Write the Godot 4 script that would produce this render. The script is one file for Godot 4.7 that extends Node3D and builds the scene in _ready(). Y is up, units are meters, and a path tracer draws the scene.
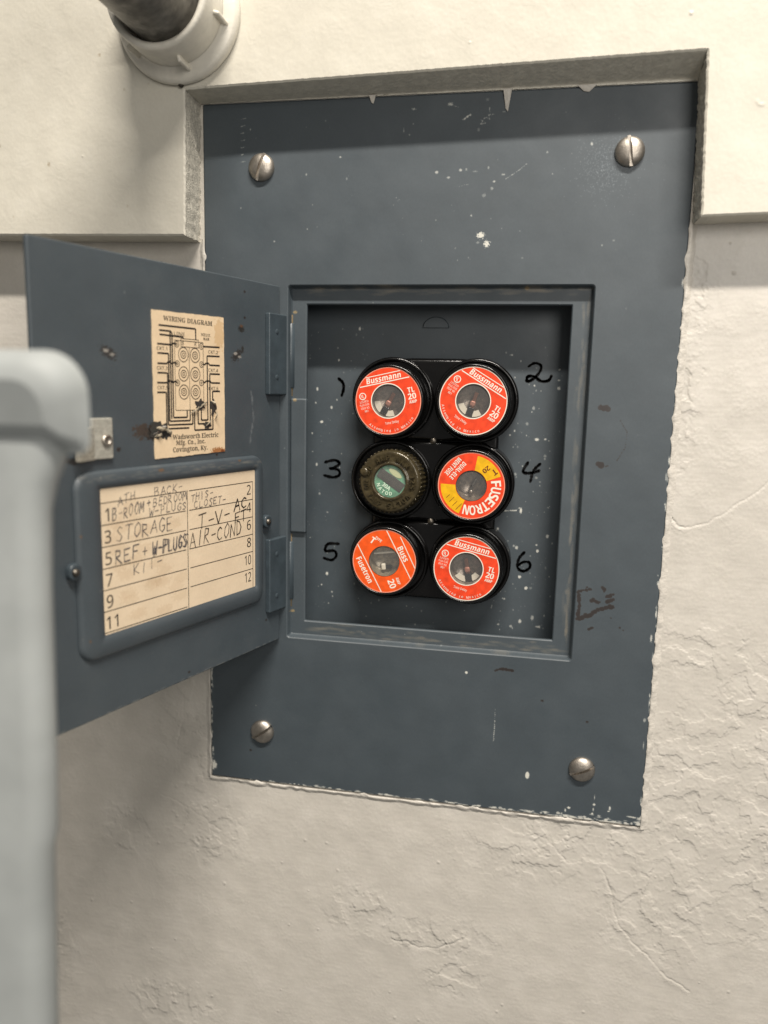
extends Node3D
# A wall-mounted six-plug fuse panel with its door open, seen close up under one lamp in a room.

var rng := RandomNumberGenerator.new()
var sans: SystemFont
var sans_bold: SystemFont
var serif_bold: SystemFont
var M := {}
var caps := {}


# ------------------------------------------------------------------ small helpers
func lin(r: float, g: float, b: float) -> Color:
	return Color(r, g, b).linear_to_srgb()


func mat(c: Color, rough := 0.6, metal := 0.0) -> StandardMaterial3D:
	var m := StandardMaterial3D.new()
	m.albedo_color = c
	m.roughness = rough
	m.metallic = metal
	return m


func put(called: String, mesh: Mesh, m: Material, parent: Node, at := Transform3D()) -> MeshInstance3D:
	var o := MeshInstance3D.new()
	o.name = called
	o.mesh = mesh
	if m:
		o.material_override = m
	o.transform = at
	parent.add_child(o, true)
	return o


func thing(called: String, label: String, category: String, at := Transform3D(), group := "") -> Node3D:
	var o := Node3D.new()
	o.name = called
	add_child(o, true)
	o.transform = at
	o.set_meta("label", label)
	o.set_meta("category", category)
	if group:
		o.set_meta("group", group)
	return o


func new_st() -> SurfaceTool:
	var st := SurfaceTool.new()
	st.begin(Mesh.PRIMITIVE_TRIANGLES)
	return st


func done(st: SurfaceTool) -> ArrayMesh:
	st.generate_normals()
	return st.commit()


func tri(st: SurfaceTool, a: Vector3, b: Vector3, c: Vector3, uvr := Rect2(0, 0, 1, 1)) -> void:
	for p in [a, b, c]:
		st.set_uv(Vector2((p.x - uvr.position.x) / uvr.size.x, 1.0 - (p.y - uvr.position.y) / uvr.size.y))
		st.add_vertex(p)


func quad(st: SurfaceTool, a: Vector3, b: Vector3, c: Vector3, d: Vector3, uvr := Rect2(0, 0, 1, 1)) -> void:
	tri(st, a, b, c, uvr)
	tri(st, a, c, d, uvr)


# rounded rectangle, counter-clockwise, always 4 * (n + 1) points
func rrect(cx: float, cy: float, w: float, h: float, r: float, z: float, n := 6) -> PackedVector3Array:
	var out := PackedVector3Array()
	r = minf(r, minf(w, h) / 2.0)
	var cs := [Vector2(w / 2 - r, h / 2 - r), Vector2(-w / 2 + r, h / 2 - r), Vector2(-w / 2 + r, -h / 2 + r), Vector2(w / 2 - r, -h / 2 + r)]
	for k in 4:
		for i in n + 1:
			var a := (k + float(i) / n) * PI / 2
			out.append(Vector3(cx + cs[k].x + r * cos(a), cy + cs[k].y + r * sin(a), z))
	return out


func ring(r: float, z: float, n := 48, cx := 0.0, cy := 0.0) -> PackedVector3Array:
	var out := PackedVector3Array()
	for i in n:
		var a := TAU * i / n
		out.append(Vector3(cx + r * cos(a), cy + r * sin(a), z))
	return out


# joins closed rings of equal count; seen from outside when z grows along the rings
func loft(st: SurfaceTool, rings: Array, cap0: bool, cap1: bool, uvr := Rect2(0, 0, 1, 1), smooth := true) -> void:
	var n: int = rings[0].size()
	for k in rings.size() - 1:
		st.set_smooth_group(1 if smooth else -1)
		var a: PackedVector3Array = rings[k]
		var b: PackedVector3Array = rings[k + 1]
		for i in n:
			var j := (i + 1) % n
			quad(st, a[i], b[i], b[j], a[j], uvr)
	if cap1:
		st.set_smooth_group(2)
		var c: PackedVector3Array = rings[-1]
		for i in range(1, n - 1):
			tri(st, c[0], c[i + 1], c[i], uvr)
	if cap0:
		st.set_smooth_group(3)
		var c: PackedVector3Array = rings[0]
		for i in range(1, n - 1):
			tri(st, c[0], c[i], c[i + 1], uvr)


# a rounded slab from z0 to z1 with a rounded front edge
func slab(cx: float, cy: float, w: float, h: float, r: float, z0: float, z1: float, b: float, uvr := Rect2(0, 0, 1, 1)) -> ArrayMesh:
	var st := new_st()
	var rings := [rrect(cx, cy, w, h, r, z0)]
	for i in 5:
		var a := i / 4.0 * PI / 2
		rings.append(rrect(cx, cy, w - 2 * b * (1 - cos(a)), h - 2 * b * (1 - cos(a)), maxf(r - b * (1 - cos(a)), 0.00005), z1 - b + b * sin(a)))
	loft(st, rings, true, true, uvr)
	return done(st)


# turned shape: profile of (radius, z)
func lathe(prof: Array, n := 48, sharp := [], cap0 := false, cap1 := false) -> ArrayMesh:
	var st := new_st()
	var g := 1
	for k in prof.size() - 1:
		if k in sharp:
			g += 1
		st.set_smooth_group(g)
		var a := ring(prof[k].x, prof[k].y, n)
		var b := ring(prof[k + 1].x, prof[k + 1].y, n)
		for i in n:
			var j := (i + 1) % n
			quad(st, a[i], b[i], b[j], a[j], Rect2(-0.02, -0.02, 0.04, 0.04))
	if cap1:
		st.set_smooth_group(g + 1)
		var c := ring(prof[-1].x, prof[-1].y, n)
		for i in range(1, n - 1):
			tri(st, c[0], c[i + 1], c[i], Rect2(-0.02, -0.02, 0.04, 0.04))
	if cap0:
		st.set_smooth_group(g + 2)
		var c := ring(prof[0].x, prof[0].y, n)
		for i in range(1, n - 1):
			tri(st, c[0], c[i], c[i + 1])
	return done(st)


# flat pen or print stroke in the xy plane
func stroke(st: SurfaceTool, pts: Array, w: float, z := 0.0, wob := 0.0) -> void:
	st.set_smooth_group(-1)
	var last := pts.size() - 1
	for i in last + 1:
		var p: Vector2 = pts[i]
		var r := w / 2 * (1.0 + wob * rng.randf_range(-1, 1))
		if i < last:
			var q: Vector2 = pts[i + 1]
			if p.distance_to(q) < 1e-7:
				continue
			var t := (q - p).normalized().orthogonal() * r
			quad(st, Vector3(p.x + t.x, p.y + t.y, z), Vector3(q.x + t.x, q.y + t.y, z), Vector3(q.x - t.x, q.y - t.y, z), Vector3(p.x - t.x, p.y - t.y, z))
		if wob > 0.0:
			for k in 6:
				var a := TAU * k / 6
				var b := TAU * (k + 1) / 6
				tri(st, Vector3(p.x, p.y, z + 0.000004), Vector3(p.x + r * cos(b), p.y + r * sin(b), z + 0.000004), Vector3(p.x + r * cos(a), p.y + r * sin(a), z + 0.000004))


func circle_pts(c: Vector2, r: float, n := 24, rx := 1.0) -> Array:
	var out := []
	for i in n + 1:
		out.append(c + Vector2(cos(TAU * i / n) * rx, sin(TAU * i / n)) * r)
	return out


func curve_pts(pts: Array, n := 8) -> Array:
	var out := []
	for i in pts.size() - 1:
		var a: Vector2 = pts[maxi(i - 1, 0)]
		var b: Vector2 = pts[i]
		var c: Vector2 = pts[i + 1]
		var d: Vector2 = pts[mini(i + 2, pts.size() - 1)]
		for k in n:
			out.append(b.cubic_interpolate(c, a, d, float(k) / n))
	out.append(pts[-1])
	return out


# printed lettering: letters h metres high (cap height), squeezed to width w when given
func text(st: SurfaceTool, s: String, at: Vector2, h: float, font: Font, turn := 0.0, w := 0.0, z := 0.0, depth := 0.0, shear := 0.0) -> void:
	var tm := TextMesh.new()
	tm.font = font
	tm.font_size = 64
	tm.pixel_size = 0.01
	tm.depth = depth / 0.0001 * 0.01
	tm.curve_step = 2.0
	if not caps.has(font):
		tm.text = "H"
		caps[font] = tm.get_aabb().size.y
	tm.text = s
	var arr := tm.surface_get_arrays(0)
	var v: PackedVector3Array = arr[Mesh.ARRAY_VERTEX]
	if v.is_empty():
		return
	var ix := PackedInt32Array(range(v.size()))
	if arr[Mesh.ARRAY_INDEX] != null and arr[Mesh.ARRAY_INDEX].size() > 0:
		ix = arr[Mesh.ARRAY_INDEX]
	var lo := v[0]
	var hi := v[0]
	for p in v:
		lo = lo.min(p)
		hi = hi.max(p)
	var k: float = h / caps[font]
	var sx := w / (hi.x - lo.x) if w > 0.0 else k
	var sz := depth / maxf(hi.z - lo.z, 1e-9) if depth > 0.0 else 1.0
	var c := (lo + hi) / 2.0
	st.set_smooth_group(-1)
	for i in ix:
		var p := v[i] - c
		var y := p.y * k
		var q := Vector2(p.x * sx + shear * y, y).rotated(turn)
		st.set_uv(Vector2.ZERO)
		st.add_vertex(Vector3(at.x + q.x, at.y + q.y, z + (p.z * sz + depth / 2 if depth > 0.0 else 0.0)))


# lettering round a circle; angles in degrees, read clockwise with tops outward
func arc_text(st: SurfaceTool, s: String, r: float, from_deg: float, to_deg: float, h: float, font: Font, z := 0.0, depth := 0.0, squeeze := 0.0, inward := false) -> void:
	var n := s.length()
	for i in n:
		if s[i] == " ":
			continue
		var a := deg_to_rad(lerpf(from_deg, to_deg, (i + 0.5) / n))
		text(st, s[i], Vector2(cos(a), sin(a)) * r, h, font, a + (PI / 2 if inward else -PI / 2), squeeze, z, depth)


# ------------------------------------------------------------------ hand lettering, strokes in a unit box
const PEN := {
	"A": [[0, 0, .45, 1, .9, 0], [.18, .38, .75, .4]], "B": [[.05, 0, .05, 1, .6, .95, .65, .7, .4, .52, .1, .5], [.4, .52, .8, .35, .6, .05, .05, 0]],
	"C": [[.8, .85, .5, 1, .15, .75, .1, .3, .4, 0, .8, .12]], "D": [[.1, 0, .1, 1, .55, .9, .85, .5, .6, .08, .05, 0]],
	"E": [[.8, 1, .1, .97, .1, .02, .8, .05], [.1, .52, .6, .55]], "F": [[.1, 0, .12, 1, .85, 1.02], [.12, .55, .65, .55]],
	"G": [[.8, .85, .45, 1, .12, .65, .15, .2, .5, 0, .8, .2, .8, .45, .5, .43]], "H": [[.1, 0, .12, 1], [.8, 0, .8, 1], [.1, .5, .8, .52]],
	"I": [[.4, 0, .42, 1]], "K": [[.1, 0, .12, 1], [.75, 1, .12, .45, .8, 0]], "L": [[.15, 1, .1, .02, .75, .05]],
	"M": [[.02, 0, .15, 1, .45, .35, .78, 1, .92, 0]], "N": [[.08, 0, .1, 1, .8, .03, .82, 1]], "O": [[.45, 1, .1, .7, .12, .25, .45, 0, .82, .3, .8, .75, .45, 1]],
	"P": [[.1, 0, .12, 1, .65, .95, .7, .6, .12, .48]], "R": [[.08, 0, .1, 1, .65, .93, .6, .6, .12, .5, .8, 0]], "S": [[.78, .88, .45, 1, .15, .78, .45, .53, .75, .3, .5, 0, .1, .1]],
	"T": [[0, .97, .9, 1], [.45, 1, .42, 0]], "U": [[.1, 1, .12, .2, .45, 0, .78, .2, .8, 1]], "V": [[.02, 1, .45, 0, .9, 1]], "W": [[0, 1, .22, 0, .48, .65, .72, 0, .95, 1]],
	"-": [[.15, .45, .8, .48]], "+": [[.15, .45, .8, .48], [.48, .8, .46, .12]],
}


func pen(st: SurfaceTool, s: String, a: Vector2, b: Vector2, h: float, w: float, z: float) -> void:
	var n := s.length()
	var step := (b - a) / n
	for i in n:
		if not PEN.has(s[i]):
			continue
		var o := a + step * (i + rng.randf_range(-0.05, 0.05)) + Vector2(0, h * rng.randf_range(-0.07, 0.07))
		var hh := h * rng.randf_range(0.9, 1.1)
		var lean := rng.randf_range(0.0, 0.18)
		for line in PEN[s[i]]:
			var pts := []
			for k in range(0, line.size(), 2):
				pts.append(o + Vector2(line[k] * step.x * 0.9 + lean * line[k + 1] * hh, line[k + 1] * hh + line[k] * step.y))
			stroke(st, pts, w * 0.9, z, 0.4)


# ------------------------------------------------------------------ computed surfaces
func smooth(a: float, b: float, x: float) -> float:
	return smoothstep(a, b, x)


# a canvas is [image, rect in metres]
func canvas(rect: Rect2, ppm: float, base: Color, spread: float, sd: int, warm: Color) -> Array:
	var w := int(rect.size.x * ppm)
	var h := int(rect.size.y * ppm)
	var a := FastNoiseLite.new()
	a.seed = sd
	a.noise_type = FastNoiseLite.TYPE_SIMPLEX_SMOOTH
	a.fractal_octaves = 4
	a.frequency = 45.0 / ppm
	var f := FastNoiseLite.new()
	f.seed = sd + 7
	f.frequency = 900.0 / ppm
	f.fractal_octaves = 1
	var d := PackedByteArray()
	d.resize(w * h * 3)
	var k := 0
	for y in h:
		for x in w:
			var n := a.get_noise_2d(x, y)
			var v := 1.0 + spread * (n + 0.45 * f.get_noise_2d(x, y * 0.6))
			var t := clampf(n * 0.8, 0.0, 1.0) * 0.5
			d[k] = clampi(int(255.0 * lerpf(base.r, warm.r, t) * v), 0, 255)
			d[k + 1] = clampi(int(255.0 * lerpf(base.g, warm.g, t) * v), 0, 255)
			d[k + 2] = clampi(int(255.0 * lerpf(base.b, warm.b, t) * v), 0, 255)
			k += 3
	return [Image.create_from_data(w, h, false, Image.FORMAT_RGB8, d), rect]


func to_px(c: Array, p: Vector2) -> Vector2:
	var r: Rect2 = c[1]
	var im: Image = c[0]
	return Vector2((p.x - r.position.x) / r.size.x * im.get_width(), (1.0 - (p.y - r.position.y) / r.size.y) * im.get_height())


func blend(im: Image, x: int, y: int, col: Color, a: float) -> void:
	if x < 0 or y < 0 or x >= im.get_width() or y >= im.get_height() or a <= 0.0:
		return
	im.set_pixel(x, y, im.get_pixel(x, y).lerp(col, minf(a, 1.0)))


# an uneven patch of matter (chip, splash, stain) with a ragged outline
func patch(c: Array, p: Vector2, rx: float, ry: float, col: Color, a := 1.0, rag := 0.6, turn := 0.0) -> void:
	var im: Image = c[0]
	var q := to_px(c, p)
	var s := im.get_width() / (c[1] as Rect2).size.x
	var nz := FastNoiseLite.new()
	nz.seed = rng.randi()
	nz.frequency = 1.6 / maxf(minf(rx, ry) * s, 1.5)
	nz.fractal_octaves = 3
	var m := maxf(rx, ry) * s * 1.8 + 2.0
	for y in range(int(q.y - m), int(q.y + m) + 1):
		for x in range(int(q.x - m), int(q.x + m) + 1):
			var e := (Vector2(x, y) - q).rotated(turn)
			var r := Vector2(e.x / (rx * s), e.y / (ry * s)).length() + rag * nz.get_noise_2d(x, y)
			blend(im, x, y, col, a * clampf((1.0 - r) * minf(rx, ry) * s * 0.8 + 0.3, 0.0, 1.0))


func scratch(c: Array, pts: Array, w: float, col: Color, a := 1.0, gaps := 0.0) -> void:
	var im: Image = c[0]
	var s := im.get_width() / (c[1] as Rect2).size.x
	for i in pts.size() - 1:
		var p := to_px(c, pts[i])
		var q := to_px(c, pts[i + 1])
		var n := int(p.distance_to(q)) + 1
		for k in n:
			if rng.randf() < gaps:
				continue
			var o := p.lerp(q, float(k) / n) + Vector2(rng.randfn(0, 1), rng.randfn(0, 1)) * w * s * 0.16
			var r := w * s / 2 * rng.randf_range(0.35, 1.35)
			for y in range(int(o.y - r), int(o.y + r) + 1):
				for x in range(int(o.x - r), int(o.x + r) + 1):
					blend(im, x, y, col, a * clampf(r + 0.5 - Vector2(x, y).distance_to(o), 0.0, 1.0))


func specks(c: Array, area: Rect2, n: int, r0: float, r1: float, col: Color, a0 := 0.4, a1 := 1.0) -> void:
	for i in n:
		var p := Vector2(rng.randf_range(area.position.x, area.end.x), rng.randf_range(area.position.y, area.end.y))
		var r := r0 + (r1 - r0) * pow(rng.randf(), 3.0)
		patch(c, p, r, r * rng.randf_range(0.6, 1.6), col, rng.randf_range(a0, a1), 0.5)


func tex(c: Array) -> ImageTexture:
	return ImageTexture.create_from_image(c[0])


func peel(w: int, h: int, sd: int, freq: float) -> ImageTexture:
	var n := FastNoiseLite.new()
	n.seed = sd
	n.noise_type = FastNoiseLite.TYPE_SIMPLEX_SMOOTH
	n.frequency = freq
	n.fractal_octaves = 2
	return ImageTexture.create_from_image(n.get_image(w, h))


func painted_metal(c: Array, rough: float, sd: int) -> StandardMaterial3D:
	var m := mat(Color.WHITE, rough)
	m.metallic_specular = 0.68
	m.albedo_texture = tex(c)
	var im: Image = c[0]
	# handled, uneven gloss
	var n := FastNoiseLite.new()
	n.seed = sd + 100
	n.noise_type = FastNoiseLite.TYPE_SIMPLEX_SMOOTH
	n.frequency = 0.012
	n.fractal_octaves = 5
	var t := NoiseTexture2D.new()
	t.width = im.get_width() / 2
	t.height = im.get_height() / 2
	t.noise = n
	var g := Gradient.new()
	g.set_color(0, Color(0.74, 0.74, 0.74))
	g.set_color(1, Color(1, 1, 1))
	t.color_ramp = g
	m.roughness_texture = t
	m.heightmap_enabled = true
	var h := FastNoiseLite.new()
	h.seed = sd
	h.noise_type = FastNoiseLite.TYPE_SIMPLEX_SMOOTH
	h.frequency = 0.011
	h.fractal_octaves = 5
	h.fractal_gain = 0.38
	m.heightmap_texture = ImageTexture.create_from_image(h.get_image(im.get_width(), im.get_height()))
	m.heightmap_scale = 0.012
	m.texture_repeat = false
	return m


func noisy(c: Color, spread: float, rough: float, metal: float, scale: float, sd: int, bump := 0.0) -> StandardMaterial3D:
	var m := mat(Color.WHITE, rough, metal)
	var n := FastNoiseLite.new()
	n.seed = sd
	n.frequency = 0.02
	n.fractal_octaves = 5
	var t := NoiseTexture2D.new()
	t.width = 256
	t.height = 256
	t.seamless = true
	t.noise = n
	t.normalize = true
	var g := Gradient.new()
	g.set_color(0, Color(c.r * (1 - spread), c.g * (1 - spread), c.b * (1 - spread)))
	g.set_color(1, Color(minf(c.r * (1 + spread), 1), minf(c.g * (1 + spread), 1), minf(c.b * (1 + spread), 1)))
	t.color_ramp = g
	m.albedo_texture = t
	m.uv1_triplanar = true
	m.uv1_scale = Vector3.ONE * scale
	if bump > 0.0:
		var b := NoiseTexture2D.new()
		b.width = 256
		b.height = 256
		b.seamless = true
		var n2: FastNoiseLite = n.duplicate()
		n2.seed = sd + 3
		n2.frequency = 0.05
		b.noise = n2
		m.heightmap_enabled = true
		m.heightmap_texture = b
		m.heightmap_scale = bump
	return m


# relief of old painted plaster, in millimetres
func wall_relief(rect: Rect2, ppm: float) -> ImageTexture:
	var w := int(rect.size.x * ppm)
	var h := int(rect.size.y * ppm)
	var fine := FastNoiseLite.new()
	fine.seed = 11
	fine.frequency = 480.0
	fine.fractal_octaves = 2
	var mid := FastNoiseLite.new()
	mid.seed = 12
	mid.frequency = 55.0
	mid.fractal_octaves = 3
	var lump := FastNoiseLite.new()
	lump.seed = 14
	lump.frequency = 62.0
	lump.fractal_octaves = 4
	var brush := FastNoiseLite.new()
	brush.seed = 13
	brush.frequency = 260.0
	brush.fractal_octaves = 2
	# places where the old paint had flaked and was painted over: x, y, radius
	var flaky := [[-.112, -.125, .022, .042], [-.106, -.185, .02, .02], [.075, -.166, .034, .014], [.012, -.226, .032, .010], [-.025, -.218, .02, .014], [.12, -.135, .022, .04], [.145, -.10, .02, .03], [-.128, -.288, .028, .015], [.125, -.072, .028, .012], [.107, .045, .006, .045], [.05, -.178, .03, .012], [.112, -.195, .028, .03], [.152, -.16, .016, .05], [-.15, -.19, .016, .016], [.02, -.245, .016, .012], [-.20, -.27, .02, .03]]
	var d := PackedFloat32Array()
	d.resize(w * h)
	var k := 0
	for j in h:
		var y := rect.end.y - j / ppm
		for i in w:
			var x := rect.position.x + i / ppm
			var m := mid.get_noise_2d(x, y)
			var flat := clampf(0.55 + 0.9 * m, 0.15, 1.0)
			var v := 0.056 * fine.get_noise_2d(x, y) * flat + 0.026 * brush.get_noise_2d(x * 0.22, y * 1.7) * (1.0 - 0.4 * flat) + 0.15 * m
			var near := 0.0
			for f in flaky:
				var dx: float = (x - f[0]) / f[2]
				var dy: float = (y - f[1]) / f[3]
				if absf(dx) < 1.6 and absf(dy) < 1.6:
					near = maxf(near, 1.0 - smooth(0.3, 1.5, sqrt(dx * dx + dy * dy)))
			if near > 0.0:
				var l := lump.get_noise_2d(x, y)
				v += near * (0.22 * smooth(0.03, 0.07, l) - 0.10 * smooth(0.10, 0.16, -l) + 0.09 * smooth(0.1, 0.5, fine.get_noise_2d(x * 0.5 + 3.0, y * 0.5)))
			d[k] = v
			k += 1
	# long cracks where one skin of paint stands above the other
	for cr in [[[.1035, -.0150], [.108, -.0175], [.112, -.0180], [.1187, -.0162], [.128, -.0098], [.135, -.004], [.150, .0095], [.17, .02]], [[.05, -.160], [.056, -.166], [.063, -.170], [.07, -.178]], [[.088, -.178], [.097, -.205], [.112, -.222], [.13, -.235]], [[-.118, -.10], [-.116, -.125], [-.121, -.142]], [[-.13, -.17], [-.11, -.178], [-.098, -.186]], [[.03, -.215], [.018, -.231], [-.01, -.232]]]:
		var strength: float = 1.3 if cr.size() > 7 else 0.5
		var pts := []
		for p in cr:
			pts.append(Vector2(p[0], p[1]))
		pts = curve_pts(pts, 10)
		for i in pts.size() - 1:
			var a: Vector2 = pts[i]
			var b: Vector2 = pts[i + 1]
			var nrm := (b - a).normalized().orthogonal()
			var n := int(a.distance_to(b) * ppm * 1.5) + 1
			for q in n:
				var o := a.lerp(b, float(q) / n)
				o += nrm * (mid.get_noise_2d(o.x, o.y) * 0.0022 + lump.get_noise_2d(o.x * 1.5, o.y * 1.5) * 0.0008)
				var amp := clampf(0.55 + 1.6 * lump.get_noise_2d(o.x * 0.4 + 9.0, o.y * 0.4), 0.25, 1.0)
				for t in range(-3, 12):
					var p := o + nrm * (t / ppm * 0.8)
					var xi := int((p.x - rect.position.x) * ppm)
					var yi := int((rect.end.y - p.y) * ppm)
					if xi >= 0 and yi >= 0 and xi < w and yi < h:
						var lift := 0.32 * smooth(-2.0, 1.0, t) * (1.0 - smooth(2.0, 11.0, t))
						d[yi * w + xi] += (lift * 0.7 - 0.55 * (1.0 - smooth(0.0, 1.8, absf(t)))) * 0.55 * amp * strength
	# nibs of dried paint
	for q in 260:
		var cx := rng.randi_range(4, w - 5)
		var cy := rng.randi_range(4, h - 5)
		var r := rng.randf_range(1.0, 2.6)
		for yy in range(-3, 4):
			for xx in range(-3, 4):
				d[(cy + yy) * w + cx + xx] += 0.28 * maxf(0.0, 1.0 - Vector2(xx, yy).length() / r)
	return ImageTexture.create_from_image(Image.create_from_data(w, h, false, Image.FORMAT_RF, d.to_byte_array()))


func board_relief(rect: Rect2, ppm: float) -> ImageTexture:
	var w := int(rect.size.x * ppm)
	var h := int(rect.size.y * ppm)
	var grain := FastNoiseLite.new()
	grain.seed = 21
	grain.frequency = 420.0
	grain.fractal_octaves = 3
	var mid := FastNoiseLite.new()
	mid.seed = 22
	mid.frequency = 55.0
	mid.fractal_octaves = 3
	var d := PackedFloat32Array()
	d.resize(w * h)
	var k := 0
	for j in h:
		var y := rect.end.y - j / ppm
		for i in w:
			var x := rect.position.x + i / ppm
			var m := mid.get_noise_2d(x, y)
			d[k] = 0.038 * grain.get_noise_2d(x * 0.12, y + 0.01 * m) * clampf(0.5 + m, 0.1, 1.0) + 0.03 * grain.get_noise_2d(x, y) + 0.12 * m
			k += 1
	for q in 46:
		var cx := rng.randi_range(8, w - 9)
		var cy := rng.randi_range(8, h - 9)
		var r := rng.randf_range(1.2, 3.6)
		var hgt := rng.randf_range(0.15, 0.5)
		for yy in range(-5, 6):
			for xx in range(-5, 6):
				d[(cy + yy) * w + cx + xx] += hgt * maxf(0.0, 1.0 - Vector2(xx, yy).length() / r)
	# runs of thick paint
	for q in 12:
		var p := Vector2(rng.randi_range(20, w - 21), rng.randi_range(20, h - 21))
		var t := rng.randf_range(0, TAU)
		for s in rng.randi_range(6, 18):
			t += rng.randf_range(-0.5, 0.5)
			p += Vector2(cos(t), sin(t))
			for yy in range(-2, 3):
				for xx in range(-2, 3):
					var xi := clampi(int(p.x) + xx, 0, w - 1)
					var yi := clampi(int(p.y) + yy, 0, h - 1)
					d[yi * w + xi] += 0.09 * maxf(0.0, 1.0 - Vector2(xx, yy).length() / 2.4)
	return ImageTexture.create_from_image(Image.create_from_data(w, h, false, Image.FORMAT_RF, d.to_byte_array()))


# ------------------------------------------------------------------ the scene
func _ready() -> void:
	rng.seed = 4711
	# camera
	var cam := Camera3D.new()
	cam.name = "camera"
	var at := CameraAttributesPhysical.new()
	at.frustum_focal_length = 18.023
	at.frustum_focus_distance = 0.335
	at.frustum_near = 0.02
	at.frustum_far = 50.0
	at.exposure_aperture = 4.6
	cam.attributes = at
	cam.transform = Transform3D(Basis(Vector3(0.98211760, 0.02284607, -0.18687718), Vector3(-0.05173890, 0.98714373, -0.15122941), Vector3(0.18101964, 0.15819389, 0.97067326)), Vector3(0.0443916, 0.0360487, 0.3387552))
	add_child(cam)
	cam.current = true
	# the dim light of the room all round
	var env := Environment.new()
	env.background_mode = Environment.BG_COLOR
	env.background_color = lin(0.175, 0.170, 0.162)
	env.background_energy_multiplier = 1.0
	env.tonemap_mode = Environment.TONE_MAPPER_LINEAR
	env.tonemap_exposure = 1.03
	env.sdfgi_enabled = true
	env.ssao_enabled = true
	env.ssil_enabled = true
	var we := WorldEnvironment.new()
	we.name = "environment"
	we.environment = env
	add_child(we)
	# a tube lamp under the ceiling, above and to the right
	var lamp := AreaLight3D.new()
	lamp.name = "ceiling_lamp"
	lamp.area_size = Vector2(0.90, 0.06)
	lamp.light_energy = 4.8
	lamp.light_color = Color(1.0, 0.97, 0.93)
	lamp.shadow_enabled = true
	lamp.area_range = 8.0
	lamp.area_attenuation = 2.0
	lamp.look_at_from_position(Vector3(0.36, 1.45, 0.84), Vector3(0.33, 0, 0), Vector3(0, 1, 0.2))
	add_child(lamp)
	# soft fill added to the right, behind the camera, for sheen and falloff
	var win := AreaLight3D.new()
	win.name = "side_fill"
	win.area_size = Vector2(0.22, 0.28)
	win.light_energy = 0.15
	win.light_color = Color(1.0, 0.98, 0.95)
	win.shadow_enabled = true
	win.area_range = 8.0
	win.area_attenuation = 2.0
	win.look_at_from_position(Vector3(0.28, 0.20, 0.62), Vector3(0.02, 0, 0), Vector3.UP)
	add_child(win)

	fonts()
	materials()
	build_wall()
	build_board()
	build_conduit()
	build_panel()
	build_fuses()
	build_cover()


func fonts() -> void:
	sans = SystemFont.new()
	sans.font_names = PackedStringArray(["Droid Sans"])
	sans_bold = SystemFont.new()
	sans_bold.font_names = PackedStringArray(["Droid Sans"])
	sans_bold.font_weight = 700
	serif_bold = SystemFont.new()
	serif_bold.font_names = PackedStringArray(["Droid Serif"])
	serif_bold.font_weight = 700


func materials() -> void:
	M.bakelite = noisy(Color(0.05, 0.047, 0.046), 0.25, 0.17, 0.0, 25.0, 31, 0.003)
	M.fuse_black = noisy(Color(0.05, 0.047, 0.046), 0.2, 0.2, 0.0, 40.0, 32)
	M.red = noisy(Color(0.92, 0.28, 0.14), 0.11, 0.36, 0.0, 45.0, 38)
	M.orange = noisy(Color(0.92, 0.35, 0.12), 0.08, 0.36, 0.0, 45.0, 39)
	M.yellow = noisy(Color(0.90, 0.69, 0.09), 0.08, 0.36, 0.0, 45.0, 40)
	M.label_white = mat(Color(0.93, 0.90, 0.84), 0.45)
	M.pink = mat(Color(0.95, 0.62, 0.52), 0.45)
	M.brown_ink = mat(Color(0.42, 0.16, 0.05), 0.5)
	M.ink = mat(Color(0.09, 0.075, 0.07), 0.7)
	M.marker = mat(Color(0.035, 0.035, 0.04), 0.35)
	M.pencil = mat(Color(0.33, 0.32, 0.33), 0.6)
	M.pen_dark = mat(Color(0.15, 0.13, 0.12), 0.6)
	M.steel = noisy(Color(0.70, 0.67, 0.63), 0.12, 0.46, 1.0, 60.0, 33, 0.006)
	M.dull_steel = noisy(Color(0.42, 0.40, 0.37), 0.3, 0.45, 1.0, 60.0, 34, 0.01)
	M.glass = mat(Color(1, 1, 1, 0.06), 0.03)
	M.glass.transparency = BaseMaterial3D.TRANSPARENCY_ALPHA
	M.cup = noisy(Color(0.46, 0.41, 0.36), 0.4, 0.25, 0.35, 80.0, 35)
	M.cup_bright = noisy(Color(0.50, 0.46, 0.39), 0.35, 0.3, 0.3, 80.0, 36)
	M.plaster_bit = mat(Color(0.80, 0.77, 0.70), 0.6)
	M.copper = mat(Color(0.50, 0.30, 0.20), 0.4, 0.7)
	M.paint_cream = noisy(Color(0.80, 0.778, 0.74), 0.04, 0.42, 0.0, 30.0, 37, 0.02)
	M.white_paint = mat(Color(0.84, 0.82, 0.77), 0.5)


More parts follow.
